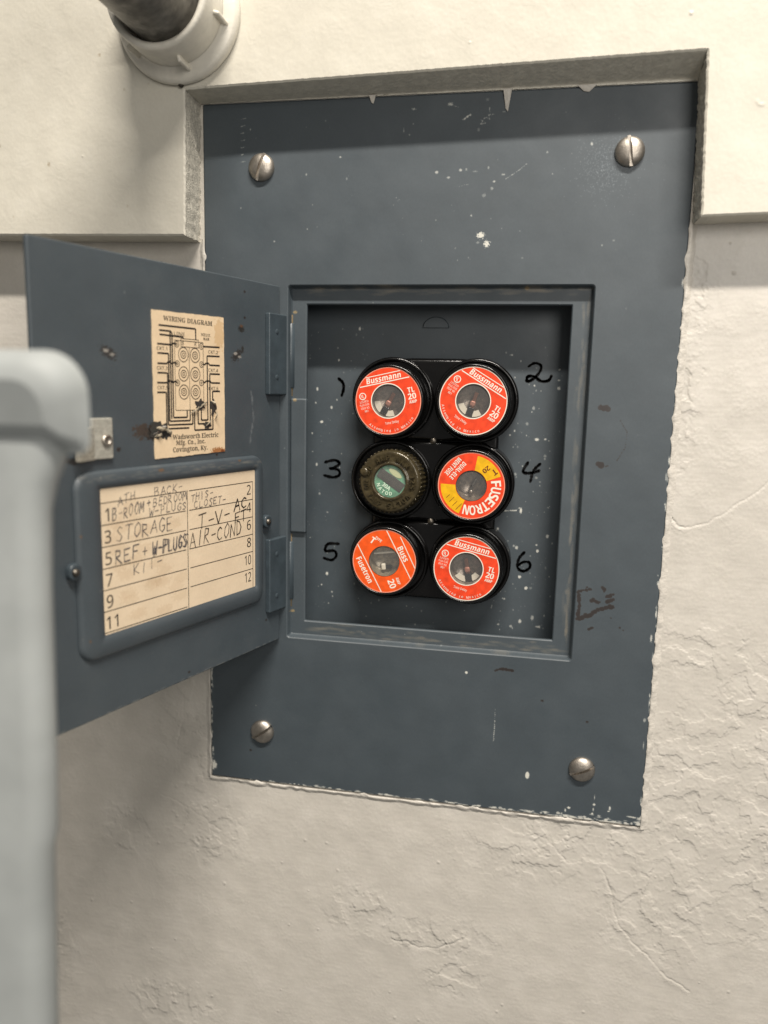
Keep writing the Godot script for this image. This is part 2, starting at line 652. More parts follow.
# ---------------- wall
func build_wall() -> void:
	var rect := Rect2(-0.30, -0.40, 0.54, 0.68)
	var st := new_st()
	loft(st, [rrect(-0.03, -0.06, 0.54, 0.68, 0.001, 0.0024), rrect(0.0, 0.0, 0.2044, 0.3114, 0.0006, 0.0024), rrect(0.0, 0.0, 0.2044, 0.3114, 0.0006, -0.0010)], false, false, rect, false)
	var m := mat(Color.WHITE, 0.4)
	var c := canvas(rect, 1600.0, Color(0.80, 0.778, 0.74), 0.035, 41, Color(0.82, 0.80, 0.77))
	m.albedo_texture = tex(c)
	m.heightmap_enabled = true
	m.heightmap_texture = wall_relief(rect, 2100.0)
	m.heightmap_scale = 0.1
	m.texture_repeat = false
	var wall := put("wall", done(st), m, self)
	wall.set_meta("kind", "structure")
	# ragged bead of wall paint along the edge of the panel
	var runs := [[Vector2(-.1030, .100), Vector2(-.1030, -.157), 0.0006], [Vector2(-.1030, -.1568), Vector2(.1030, -.1568), 0.0008], [Vector2(.1027, -.157), Vector2(.1027, .104), 0.0011]]
	for r in runs:
		var b := new_st()
		b.set_smooth_group(1)
		var a: Vector2 = r[0]
		var e: Vector2 = r[1]
		var out := (e - a).normalized().orthogonal()
		var n := int(a.distance_to(e) / 0.0012)
		var prev := []
		var nz := FastNoiseLite.new()
		nz.seed = rng.randi()
		nz.frequency = 40.0
		nz.fractal_octaves = 3
		for i in n + 1:
			var p := a.lerp(e, float(i) / n)
			var v := nz.get_noise_2d(p.x * 2.0, p.y * 2.0)
			var w: float = r[2] * (1.0 + 0.9 * v)
			var hgt := 0.0031 + 0.0005 * nz.get_noise_2d(p.x * 4.0 + 1.0, p.y * 4.0)
			var lap := 0.0004 + 0.0016 * maxf(0.0, nz.get_noise_2d(p.x * 3.0 + 5.0, p.y * 3.0))
			var prof := [p - out * lap, p - out * lap * 0.6, p + out * w * 0.5, p + out * w, p + out * (w + 0.0007), p + out * (w + 0.0018)]
			var zz := [0.00302, hgt + 0.0001, hgt + 0.0001, hgt - 0.0002, 0.0026, 0.0022]
			var cur := []
			for q in 6:
				cur.append(Vector3(prof[q].x, prof[q].y, zz[q]))
			if i > 0:
				for q in 5:
					quad(b, prev[q], prev[q + 1], cur[q + 1], cur[q])
			prev = cur
		put("paint_bead", done(b), M.paint_cream, wall)


# ---------------- the notched board over the panel
func build_board() -> void:
	var rect := Rect2(-0.30, 0.09, 0.54, 0.20)
	var m := mat(Color.WHITE, 0.42)
	var c := canvas(rect, 1600.0, Color(0.835, 0.815, 0.76), 0.025, 51, Color(0.845, 0.83, 0.785))
	specks(c, Rect2(-0.2, 0.10, 0.1, 0.09), 10, 0.0003, 0.0008, Color(0.55, 0.48, 0.38))
	m.albedo_texture = tex(c)
	m.heightmap_enabled = true
	m.heightmap_texture = board_relief(rect, 2200.0)
	m.heightmap_scale = 0.1
	m.texture_repeat = false
	var board := thing("wall_board", "cream painted board notched around the top of the grey panel", "board")
	var T := 0.018
	# outline points: x, y, kind of the edge that follows (0 outer, 1 painted underside, 2 rough cut, 3 underside of the notch)
	var key := [[-.30, .1015, 1], [-.1046, .0987, 2], [-.1036, .1568, 3], [.1010, .1612, 2], [.1036, .1030, 1], [.24, .1062, 0], [.24, .29, 0], [-.30, .29, 0]]
	var pts := PackedVector2Array()
	var kinds := []
	for i in key.size():
		var a := Vector2(key[i][0], key[i][1])
		var b := Vector2(key[(i + 1) % key.size()][0], key[(i + 1) % key.size()][1])
		var n := 1 if key[i][2] == 0 else int(a.distance_to(b) / 0.0011)
		var nm := (b - a).normalized().orthogonal()
		for k in n:
			var j: float = 0.0 if k == 0 or key[i][2] == 0 else rng.randf_range(-1, 1) * [0, .00005, .00016, .00010][key[i][2]]
			pts.append(a.lerp(b, float(k) / n) + nm * j)
			kinds.append(key[i][2])
	var n := pts.size()
	var ins := PackedVector2Array()
	for i in n:
		var d := (pts[(i + 1) % n] - pts[(i + n - 1) % n]).normalized()
		ins.append(pts[i] + Vector2(-d.y, d.x) * 0.0007)
	var st := new_st()
	st.set_smooth_group(-1)
	var idx := Geometry2D.triangulate_polygon(ins)
	for k in range(0, idx.size(), 3):
		var a := ins[idx[k]]
		var b := ins[idx[k + 1]]
		var e := ins[idx[k + 2]]
		if (b - a).cross(e - a) > 0:
			var s := b
			b = e
			e = s
		tri(st, Vector3(a.x, a.y, T), Vector3(b.x, b.y, T), Vector3(e.x, e.y, T), rect)
	for i in n:
		var j := (i + 1) % n
		st.set_smooth_group(-1)
		quad(st, Vector3(pts[i].x, pts[i].y, T - .0006), Vector3(ins[i].x, ins[i].y, T), Vector3(ins[j].x, ins[j].y, T), Vector3(pts[j].x, pts[j].y, T - .0006), rect)
		if kinds[i] < 2:
			quad(st, Vector3(pts[i].x, pts[i].y, 0.0002), Vector3(pts[i].x, pts[i].y, T - .0006), Vector3(pts[j].x, pts[j].y, T - .0006), Vector3(pts[j].x, pts[j].y, 0.0002), rect)
	put("board_face", done(st), m, board)
	# the sawn edges of the notch, gritty under thin paint
	M.grit = noisy(Color(0.835, 0.815, 0.76), 0.12, 0.7, 0.0, 130.0, 52, 0.04)
	M.notch = noisy(Color(0.835, 0.815, 0.76), 0.05, 0.45, 0.0, 35.0, 53, 0.015)
	for kind in [2, 3]:
		for part in 2:
			var cs := new_st()
			cs.set_smooth_group(1)
			var grid := []
			for i in n:
				if kinds[i] != kind or (kind == 2 and (pts[i].x > 0) != (part == 1)):
					continue
				var e := pts[(i + 1) % n]
				if grid.is_empty():
					grid.append(edge_column(pts[i], T, kind))
				grid.append(edge_column(e, T, kind))
			if kind == 3 and part == 1 or grid.is_empty():
				continue
			for i in grid.size() - 1:
				for q in grid[i].size() - 1:
					quad(cs, grid[i][q], grid[i][q + 1], grid[i + 1][q + 1], grid[i + 1][q])
			put("sawn_edge", done(cs), M.grit if kind == 2 else M.notch, board)
	# paint lips hanging from the top of the notch
	for q in [[.0285, .0035, .0085], [-.027, .003, .0032], [.0595, .0075, .0024]]:
		var ls := new_st()
		ls.set_smooth_group(-1)
		var x: float = q[0]
		var w: float = q[1]
		var y0 := 0.1562
		var a := Vector3(x - w / 2, y0, .0042)
		var b := Vector3(x + w / 2, y0, .0042)
		var e := Vector3(x + w * .12, y0 - q[2], .0035)
		var f := Vector3(x - w * .15, y0 - q[2] * .85, .0035)
		var back := Vector3(0, 0, -.0004)
		quad(ls, a, b, e, f)
		quad(ls, a + back, f + back, e + back, b + back)
		quad(ls, b, b + back, e + back, e)
		quad(ls, a, f, f + back, a + back)
		put("paint_lip", done(ls), M.paint_cream, board)


func edge_column(p: Vector2, T: float, kind: int) -> Array:
	var out := []
	var n := 16
	for q in n + 1:
		var z := lerpf(0.0002, T - .0006, float(q) / n)
		var j := 0.0 if q == n else rng.randf_range(-1, 1) * (0.00042 if kind == 2 else 0.0001)
		# the upper cut leans back to the head of the panel
		var y := p.y if kind == 2 else lerpf(0.1561, p.y, float(q) / n) + j
		out.append(Vector3(p.x + (j if kind == 2 else 0.0), y, z if kind == 2 else maxf(z, 0.0031)))
	return out


# ---------------- conduit and its fitting
func build_conduit() -> void:
	var base := Transform3D(Basis(), Vector3(-0.1052, 0.1845, 0.0))
	var pvc := noisy(Color(0.87, 0.85, 0.80), 0.04, 0.36, 0.0, 40.0, 61, 0.006)
	var f := thing("conduit_fitting", "off-white plastic conduit collar at the corner of the notched board", "pipe fitting", base)
	put("flange", lathe([Vector2(.0262, .0183), Vector2(.0266, .0195), Vector2(.0262, .0212), Vector2(.0250, .0222), Vector2(.0222, .0232), Vector2(.0214, .0246)], 72), pvc, f)
	put("hub", lathe([Vector2(.0213, .0240), Vector2(.0211, .0385), Vector2(.0206, .0398), Vector2(.0194, .0400), Vector2(.0182, .0392), Vector2(.0180, .0250)], 72), pvc, f)
	for k in 6:
		var a := deg_to_rad(-75.0 + 60.0 * k)
		var t := Transform3D(Basis(Vector3(0, 0, 1), a), Vector3(cos(a), sin(a), 0) * 0.0221)
		put("rib", slab(0, 0, .0030, .0015, .0007, .0225, .0325, .0007), pvc, f, t)
	var pm := noisy(Color(0.44, 0.43, 0.41), 0.35, 0.42, 0.45, 22.0, 62, 0.02)
	var p := thing("conduit_pipe", "dark mottled grey metal conduit running into the off-white plastic collar", "pipe", base)
	put("tube", lathe([Vector2(.0168, .026), Vector2(.0168, .26), Vector2(.0146, .26), Vector2(.0146, .026)], 72, [1, 2]), pm, p)
	# small fixing nail head in the flange rim, over the notch corner
	put("burr", lathe([Vector2(.0012, .0), Vector2(.0012, .0008), Vector2(.0007, .0014), Vector2(.0002, .0016)], 12, [], false, true), M.dull_steel, f, Transform3D(Basis(), Vector3(.0005, -.0262, .0188)))


# ---------------- the fuse panel
const GREY := Color(0.243, 0.280, 0.304)


func build_panel() -> void:
	var panel := thing("fuse_panel", "dark grey painted metal fuse panel set in the cream wall, door open", "fuse panel")
	var rect := Rect2(-0.1025, -0.156, 0.205, 0.312)
	var c := canvas(rect, 4200.0, GREY, 0.05, 71, Color(0.262, 0.293, 0.312))
	var white := Color(0.83, 0.82, 0.78)
	var rust := Color(0.125, 0.085, 0.07)
	# paint drips and chips seen on the cover
	patch(c, Vector2(0.0198, 0.1002), 0.00160, 0.00120, white, 1.00, 0.90)
	patch(c, Vector2(0.0225, 0.0967), 0.00120, 0.00130, white, 1.00, 1.00)
	patch(c, Vector2(0.0188, 0.0973), 0.00060, 0.00050, white, 0.40, 0.80)
	patch(c, Vector2(0.0006, 0.1255), 0.00080, 0.00060, white, 0.70, 0.40)
	patch(c, Vector2(0.0105, 0.1261), 0.00070, 0.00060, white, 0.70, 0.40)
	patch(c, Vector2(0.0056, 0.1233), 0.00070, 0.00050, white, 0.60, 0.40)
	patch(c, Vector2(0.0129, 0.1263), 0.00040, 0.00050, white, 0.50, 0.80)
	patch(c, Vector2(0.0165, 0.1254), 0.00100, 0.00030, white, 0.40, 0.80)
	patch(c, Vector2(0.0245, 0.1213), 0.00060, 0.00040, white, 0.70, 0.80)
	patch(c, Vector2(0.0237, 0.1186), 0.00060, 0.00060, white, 0.50, 0.80)
	patch(c, Vector2(0.0206, 0.1160), 0.00080, 0.00070, white, 0.35, 0.80)
	patch(c, Vector2(0.0281, 0.1239), 0.00070, 0.00040, white, 0.60, 0.80)
	patch(c, Vector2(0.0157, 0.1081), 0.00040, 0.00040, white, 0.80, 0.80)
	patch(c, Vector2(0.0054, 0.1518), 0.00100, 0.00060, white, 0.80, 1.00)
	patch(c, Vector2(-0.0097, 0.1505), 0.00090, 0.00040, white, 0.70, 0.80)
	patch(c, Vector2(-0.0137, 0.1423), 0.00030, 0.00090, white, 0.50, 0.80)
	patch(c, Vector2(-0.0113, 0.1405), 0.00040, 0.00040, white, 0.50, 0.80)
	patch(c, Vector2(0.0273, 0.1480), 0.00060, 0.00030, white, 0.50, 0.80)
	patch(c, Vector2(0.0205, 0.1529), 0.00060, 0.00060, white, 0.30, 0.80)
	scratch(c, [Vector2(0.0108, 0.1455), Vector2(0.0139, 0.1475)], 0.00060, white, 0.80, 0.10)
	scratch(c, [Vector2(0.0293, 0.1222), Vector2(0.0336, 0.1249), Vector2(0.0378, 0.1280)], 0.00030, white, 0.55, 0.20)
	scratch(c, [Vector2(0.0103, 0.1196), Vector2(0.0144, 0.1206)], 0.00030, white, 0.40, 0.30)
	scratch(c, [Vector2(0.0179, 0.1454), Vector2(0.0202, 0.1439), Vector2(0.0180, 0.1436), Vector2(0.0197, 0.1460), Vector2(0.0208, 0.1460), Vector2(0.0216, 0.1452), Vector2(0.0211, 0.1470), Vector2(0.0233, 0.1473), Vector2(0.0223, 0.1466)], 0.00035, white, 0.60, 0.25)
	scratch(c, [Vector2(0.0214, 0.1498), Vector2(0.0216, 0.1478)], 0.00040, white, 0.50, 0.30)
	scratch(c, [Vector2(0.0061, 0.1512), Vector2(0.0091, 0.1504)], 0.00030, white, 0.50, 0.30)
	patch(c, Vector2(.0512, -.1370), .0010, .0018, white, 1.0, 0.2)
	patch(c, Vector2(.0215, -.0905), .0007, .0007, white, 1.0, 0.2)
	scratch(c, [Vector2(.0352, -.1060), Vector2(.0354, -.1145), Vector2(.0351, -.1225)], .0004, white, 0.6, 0.35)
	for k in 7:
		scratch(c, [Vector2(-.0850, .1494 - .0029 * k), Vector2(-.0826 - .0005 * (k % 3), .1497 - .0029 * k)], .00035, white, 0.5, 0.2)
	specks(c, Rect2(-.095, .09, .19, .06), 46, .00015, .0006, white, 0.25, 0.8)
	specks(c, Rect2(-.02, .100, .06, .02), 5, .0002, .0005, white, 0.3, 0.6)
	specks(c, Rect2(-.10, -.15, .2, .28), 60, .0001, .0004, white, 0.15, 0.5)
	# dull scuffed field by the upper right screw
	for k in 700:
		var p := Vector2(.0690 + rng.randfn(0, .0055), .1265 + rng.randfn(0, .0062))
		patch(c, p, .00018, .0002, Color(0.60, 0.63, 0.65), rng.randf_range(0.25, 0.6), 0.3)
	# rusty brown flakes right of the opening
	scratch(c, [Vector2(0.0685, -0.0495), Vector2(0.0693, -0.0547), Vector2(0.0689, -0.0618)], 0.00120, rust, 0.95, 0.05)
	scratch(c, [Vector2(0.0692, -0.0614), Vector2(0.0730, -0.0600), Vector2(0.0777, -0.0567), Vector2(0.0809, -0.0552), Vector2(0.0838, -0.0550)], 0.00150, rust, 0.95, 0.05)
	scratch(c, [Vector2(0.0685, -0.0491), Vector2(0.0706, -0.0484), Vector2(0.0742, -0.0476)], 0.00100, rust, 0.90, 0.10)
	scratch(c, [Vector2(0.0741, -0.0525), Vector2(0.0778, -0.0537)], 0.00130, rust, 0.90, 0.10)
	scratch(c, [Vector2(0.0787, -0.0466), Vector2(0.0796, -0.0486)], 0.00110, rust, 0.90, 0.10)
	scratch(c, [Vector2(0.0806, -0.0507), Vector2(0.0838, -0.0492)], 0.00120, rust, 0.90, 0.10)
	scratch(c, [Vector2(0.0807, -0.0529), Vector2(0.0836, -0.0518)], 0.00130, rust, 0.90, 0.10)
	scratch(c, [Vector2(0.0737, -0.0658), Vector2(0.0758, -0.0649)], 0.00100, rust, 0.90, 0.10)
	scratch(c, [Vector2(0.0718, -0.0471), Vector2(0.0724, -0.0464)], 0.00080, rust, 0.80, 0.10)
	scratch(c, [Vector2(0.0729, 0.0303), Vector2(0.0760, 0.0301)], 0.00180, rust, 0.85, 0.30)
	scratch(c, [Vector2(0.0728, 0.0066), Vector2(0.0752, 0.0063)], 0.00180, rust, 0.85, 0.30)
	scratch(c, [Vector2(0.0811, 0.0254), Vector2(0.0841, 0.0206), Vector2(0.0839, 0.0141), Vector2(0.0807, 0.0082)], 0.00040, rust, 0.50, 0.40)
	scratch(c, [Vector2(0.0761, 0.0055), Vector2(0.0776, 0.0064)], 0.00050, rust, 0.60, 0.30)
	for q in [[.0560, -.1005, .0007, .0005], [.0760, -.1085, .0007, .0005], [.0870, -.0640, .0005, .0004], [.0885, -.0650, .0004, .0003], [.0830, -.0600, .0004, .0003], [-.082, -.140, .0006, .0006]]:
		patch(c, Vector2(q[0], q[1]), q[2], q[3], rust, 0.9)
	scratch(c, [Vector2(.0345, -.0880), Vector2(.0385, -.0872), Vector2(.0425, -.0878)], .0010, rust, 0.8, 0.3)
	# wall paint dragged over the edges
	for k in 260:
		var t := rng.randf()
		patch(c, Vector2(lerpf(-.1, .1025, sqrt(t)), -.156 + absf(rng.randfn(0, .0006 + .0012 * t * t))), rng.randf_range(.0004, .0018), rng.randf_range(.0002, .0007), white, rng.randf_range(0.6, 1.0))
	for k in 45:
		patch(c, Vector2(.1025 - absf(rng.randfn(0, .0007)), rng.randf_range(-.156, .09)), rng.randf_range(.0002, .0006), rng.randf_range(.0004, .002), white, rng.randf_range(0.4, 1.0))
	for k in 70:
		patch(c, Vector2(-.1025 + absf(rng.randfn(0, .0006)), rng.randf_range(-.156, -.07)), rng.randf_range(.0003, .0007), rng.randf_range(.0004, .0016), white, rng.randf_range(0.4, 1.0))
	for q in [[.0815, -.1440, .0002, .0012], [.0815, -.1475, .0006, .0007], [.0813, -.1500, .0003, .0009], [.0810, -.1520, .0005, .0005], [.0885, -.1485, .0005, .0011], [.0880, -.1500, .0005, .0004], [.0705, -.1505, .0008, .0006], [.0690, -.1520, .0004, .0009], [-.1012, -.1500, .0016, .0022]]:
		patch(c, Vector2(q[0], q[1]), q[2], q[3], white)
	var cover_m := painted_metal(c, 0.66, 72)
	# cover sheet with the stepped recess that takes the door
	var ox := 0.0020
	var oy := -0.0005
	var st := new_st()
	loft(st, [rrect(0, 0, .205, .312, .0006, .0006), rrect(0, 0, .205, .312, .0006, .0024), rrect(0, 0, .2046, .3116, .0006, .0028), rrect(0, 0, .2036, .3106, .0006, .0030)], false, false, rect)
	loft(st, [rrect(0, 0, .2036, .3106, .0006, .0030), rrect(ox, oy, .1318, .1618, .0016, .0030)], false, false, rect, false)
	put("cover_plate", done(st), cover_m, panel)
	var fc := canvas(Rect2(-.07, -.09, .14, .18), 5000.0, GREY, 0.05, 73, Color(0.262, 0.293, 0.312))
	var worn := Color(0.50, 0.47, 0.42)
	for k in 240:
		var side := k % 3
		var p := Vector2(rng.randf_range(-.055, .064), -.0775 + rng.randfn(0, .0012)) if side == 0 else Vector2(.0645 + rng.randfn(0, .0009), rng.randf_range(-.078, .076)) if side == 1 else Vector2(rng.randf_range(-.055, .064), .0785 + rng.randfn(0, .0008))
		if side == 1:
			patch(fc, p, .0006, rng.randf_range(.001, .005), worn, rng.randf_range(0.1, 0.4), 0.8)
		else:
			patch(fc, p, rng.randf_range(.001, .005), .0006, worn, rng.randf_range(0.1, 0.4), 0.8)
	specks(fc, Rect2(-.06, -.08, .12, .16), 30, .0001, .0005, white, 0.3, 0.8)
	for q in [[-.0615, .0690], [-.0610, .0302], [.040, .0792], [-.0620, -.0690]]:
		patch(fc, Vector2(q[0], q[1]), .0010, .0007, Color(0.58, 0.50, 0.36), 0.9)
	var frame_m := painted_metal(fc, 0.66, 74)
	var fr := Rect2(-.07, -.09, .14, .18)
	var fs := new_st()
	var rings := []
	for q in [[.1318, .1618, .0016, .0030], [.1311, .1611, .0014, .0028], [.1306, .1606, .0012, .0022], [.1303, .1603, .0011, .0005], [.1299, .1599, .0009, -.0004], [.1290, .1590, .0006, -.0010]]:
		rings.append(rrect(ox, oy, q[0], q[1], q[2], q[3]))
	loft(fs, rings, false, false, fr)
	loft(fs, [rrect(ox, oy, .1290, .1590, .0006, -.0010), rrect(.0015, -.0006, .1160, .1468, .0006, -.0010)], false, false, fr, false)
	loft(fs, [rrect(.0015, -.0006, .1160, .1468, .0006, -.0010), rrect(.0015, -.0006, .1152, .1460, .0005, -.0012), rrect(.0015, -.0006, .1148, .1456, .0005, -.0018), rrect(.0015, -.0006, .1148, .1456, .0005, -.0026), rrect(.0015, -.0006, .1180, .1490, .0005, -.0027)], false, false, fr)
	put("door_frame", done(fs), frame_m, panel)
	# raised strip of the frame between the hinges
	put("hinge_strip", slab(-.0592, 0.0, .0076, .0618, .0008, -.0014, .0008, .0008, fr), frame_m, panel)
	# inside of the box
	var br := Rect2(-.072, -.092, .144, .184)
	var bc := canvas(br, 4200.0, GREY, 0.05, 75, Color(0.262, 0.293, 0.312))
	specks(bc, Rect2(.028, -.075, .030, .13), 190, .00012, .0008, white, 0.3, 1.0)
	specks(bc, Rect2(-.06, -.075, .03, .14), 120, .00012, .0006, white, 0.3, 1.0)
	specks(bc, Rect2(-.06, -.078, .12, .02), 40, .0001, .0005, white, 0.3, 1.0)
	specks(bc, Rect2(-.055, .045, .11, .025), 26, .0001, .0004, white, 0.2, 0.6)
	for q in [[.0475, .0150, .0010, .0007], [-.0535, .0200, .0008, .0007], [.0462, -.0545, .0008, .0008], [.0340, -.0565, .0008, .0007], [-.0500, -.0540, .0007, .0009], [.0420, -.0180, .0006, .0015]]:
		patch(bc, Vector2(q[0], q[1]), q[2], q[3], white)
	scratch(bc, [Vector2(.033, -.0185), Vector2(.040, -.0180), Vector2(.0415, -.0165)], .0005, white, 0.8, 0.1)
	scratch(bc, [Vector2(.031, -.0625), Vector2(.0305, -.0660)], .0004, white, 0.7, 0.3)
	var back_m := painted_metal(bc, 0.66, 76)
	var bs := new_st()
	quad(bs, Vector3(-.07, -.09, -.018), Vector3(-.07, .09, -.018), Vector3(.07, .09, -.018), Vector3(.07, -.09, -.018), br)
	put("back_plate", done(bs), back_m, panel)
	# half-moon knockout above the fuses
	var ks := new_st()
	var moon := []
	for q in [[.0060, -.0181], [.0060, -.0172], [.0056, -.0168]]:
		var r := PackedVector3Array()
		for k in 17:
			r.append(Vector3(cos(PI * k / 16) * q[0], .0640 + sin(PI * k / 16) * q[0] * 0.8, q[1]))
		moon.append(r)
	loft(ks, moon, false, true, br)
	put("knockout", done(ks), back_m, panel)
	var ws := new_st()
	loft(ws, [rrect(0, 0, .140, .180, .002, .0000), rrect(0, 0, .140, .180, .002, -.0185)], false, false, br)
	put("box_side", done(ws), back_m, panel)
	# numbers in black marker
	var ms := new_st()
	var nums := {
		1: [Vector2(-.0441, .0364), [[-.15, .5, .12, .25, .16, -.1, .05, -.5]]],
		2: [Vector2(.0466, .0446), [[-.55, .35, -.2, .55, .15, .4, .05, .0, -.35, -.4, -.6, -.45, -.55, -.2, -.2, -.2, .2, -.45, .6, -.4, .75, -.15]]],
		3: [Vector2(-.0475, -.0025), [[-.5, .4, .1, .55, .4, .35, .0, .05, -.2, .05], [-.1, .05, .35, -.05, .4, -.35, .0, -.5, -.55, -.4]]],
		4: [Vector2(.0458, 0.0), [[-.2, .55, -.45, .0, .0, -.05, .45, .1], [.5, .5, .15, .1, .0, -.55]]],
		5: [Vector2(-.0480, -.0432), [[.5, .55, -.2, .5, -.35, .05, .2, .1, .35, -.2, .05, -.5, -.45, -.4]]],
		6: [Vector2(.0448, -.0422), [[.0, .6, -.3, .2, -.35, -.35, .0, -.55, .35, -.3, .3, .0, -.05, .0, -.3, -.2]]],
	}
	for k in nums:
		for line in nums[k][1]:
			var pts := []
			for i in range(0, line.size(), 2):
				pts.append(nums[k][0] + Vector2(line[i], line[i + 1]) * 0.0079)
			stroke(ms, curve_pts(pts, 7), .0013, -.01785, 0.22)
	put("marker_number", done(ms), M.marker, panel)
	# cover screws
	for q in [[-.0755, .1293, 72.0], [.0775, .1310, 98.0], [.0752, -.1311, 25.0], [-.0757, -.1296, 35.0]]:
		cover_screw(panel, Vector3(q[0], q[1], .003), q[2])
	build_block(panel)
	build_door(panel, white, rust)


func cover_screw(panel: Node3D, p: Vector3, deg: float) -> void:
	var st := new_st()
	var r := .0058
	var hw := .00062
	var dome := func(x: float, y: float) -> float: return .0004 + .0030 * sqrt(maxf(0.0, 1.0 - (x * x + y * y) / (r * r)))
	for s in [-1.0, 1.0]:
		# the two halves of the dome on either side of the slot
		var nu := 22
		var nv := 12
		var rows := []
		for j in nv + 1:
			var y: float = lerpf(hw, r, sin(float(j) / nv * PI / 2))
			var half := sqrt(maxf(0.0, r * r - y * y))
			var row := []
			for i in nu + 1:
				var x := -half * cos(PI * i / nu)
				row.append(Vector3(x, y * s, dome.call(x, y)))
			rows.append(row)
		st.set_smooth_group(1)
		for j in nv:
			for i in nu:
				if s > 0:
					quad(st, rows[j][i], rows[j + 1][i], rows[j + 1][i + 1], rows[j][i + 1])
				else:
					quad(st, rows[j][i + 1], rows[j + 1][i + 1], rows[j + 1][i], rows[j][i])
		st.set_smooth_group(-1)
		for i in nu:
			var a: Vector3 = rows[0][i]
			var b: Vector3 = rows[0][i + 1]
			var a2 := Vector3(a.x, a.y, minf(.0016, a.z))
			var b2 := Vector3(b.x, b.y, minf(.0016, b.z))
			quad(st, a, b, b2, a2)
	quad(st, Vector3(-r, -hw, .0016), Vector3(-r, hw, .0016), Vector3(r, hw, .0016), Vector3(r, -hw, .0016))
	st.set_smooth_group(4)
	var a0 := ring(.0056, -.0006, 44)
	var a1 := ring(r, .0004, 44)
	for i in 44:
		var j := (i + 1) % 44
		quad(st, a0[i], a1[i], a1[j], a0[j])
	var o := put("screw", done(st), M.steel, panel, Transform3D(Basis(Vector3(0, 0, 1), deg_to_rad(deg)), p))
	o.set_meta("label", "domed slotted steel screw")


# ---------------- black fuse block
const COLS := [-0.0172, 0.0203]
const ROWS := [0.0316, -0.0053, -0.0424]


func build_block(panel: Node3D) -> void:
	var dusty := canvas(Rect2(-.05, -.07, .1, .14), 3000.0, Color(0.052, 0.049, 0.047), 0.15, 81, Color(0.06, 0.057, 0.054))
	for k in 500:
		patch(dusty, Vector2(.0018 + rng.randfn(0, .006), rng.randf_range(-.062, .05)), .00025, .00025, Color(0.40, 0.37, 0.33), rng.randf_range(0.1, 0.5), 0.5)
	for k in 160:
		patch(dusty, Vector2(.0005 + rng.randfn(0, .004), -.058 + rng.randfn(0, .0022)), .0004, .0003, Color(0.62, 0.58, 0.52), rng.randf_range(0.2, 0.7), 0.5)
	var dm := mat(Color.WHITE, 0.3)
	dm.albedo_texture = tex(dusty)
	dm.texture_repeat = false
	var block := put("fuse_block", slab(.00155, -.0054, .0580, .1112, .0170, -.0181, -.0140, .0015, Rect2(-.05, -.07, .1, .14)), dm, panel)
	var col := lathe([Vector2(.0186, -.0180), Vector2(.0186, -.0064), Vector2(.0183, -.0056), Vector2(.0178, -.0052), Vector2(.0172, -.0053), Vector2(.0168, -.0060), Vector2(.0166, -.0120), Vector2(.0100, -.0124)], 72)
	for y in ROWS:
		for x in COLS:
			put("collar", col, M.bakelite, block, Transform3D(Basis(), Vector3(x, y, 0)))
	for y in ROWS:
		put("pair_base", slab(.00155, y, .0746, .0364, .0182, -.0180, -.0082, .0018), M.bakelite, block)
	for y in [.0131, -.0239]:
		put("block_screw", lathe([Vector2(.0017, -.0141), Vector2(.0017, -.0086), Vector2(.0011, -.0079), Vector2(.0002, -.0077)], 20, [], false, true), M.dull_steel, block, Transform3D(Basis(), Vector3(.0016, y, 0)))


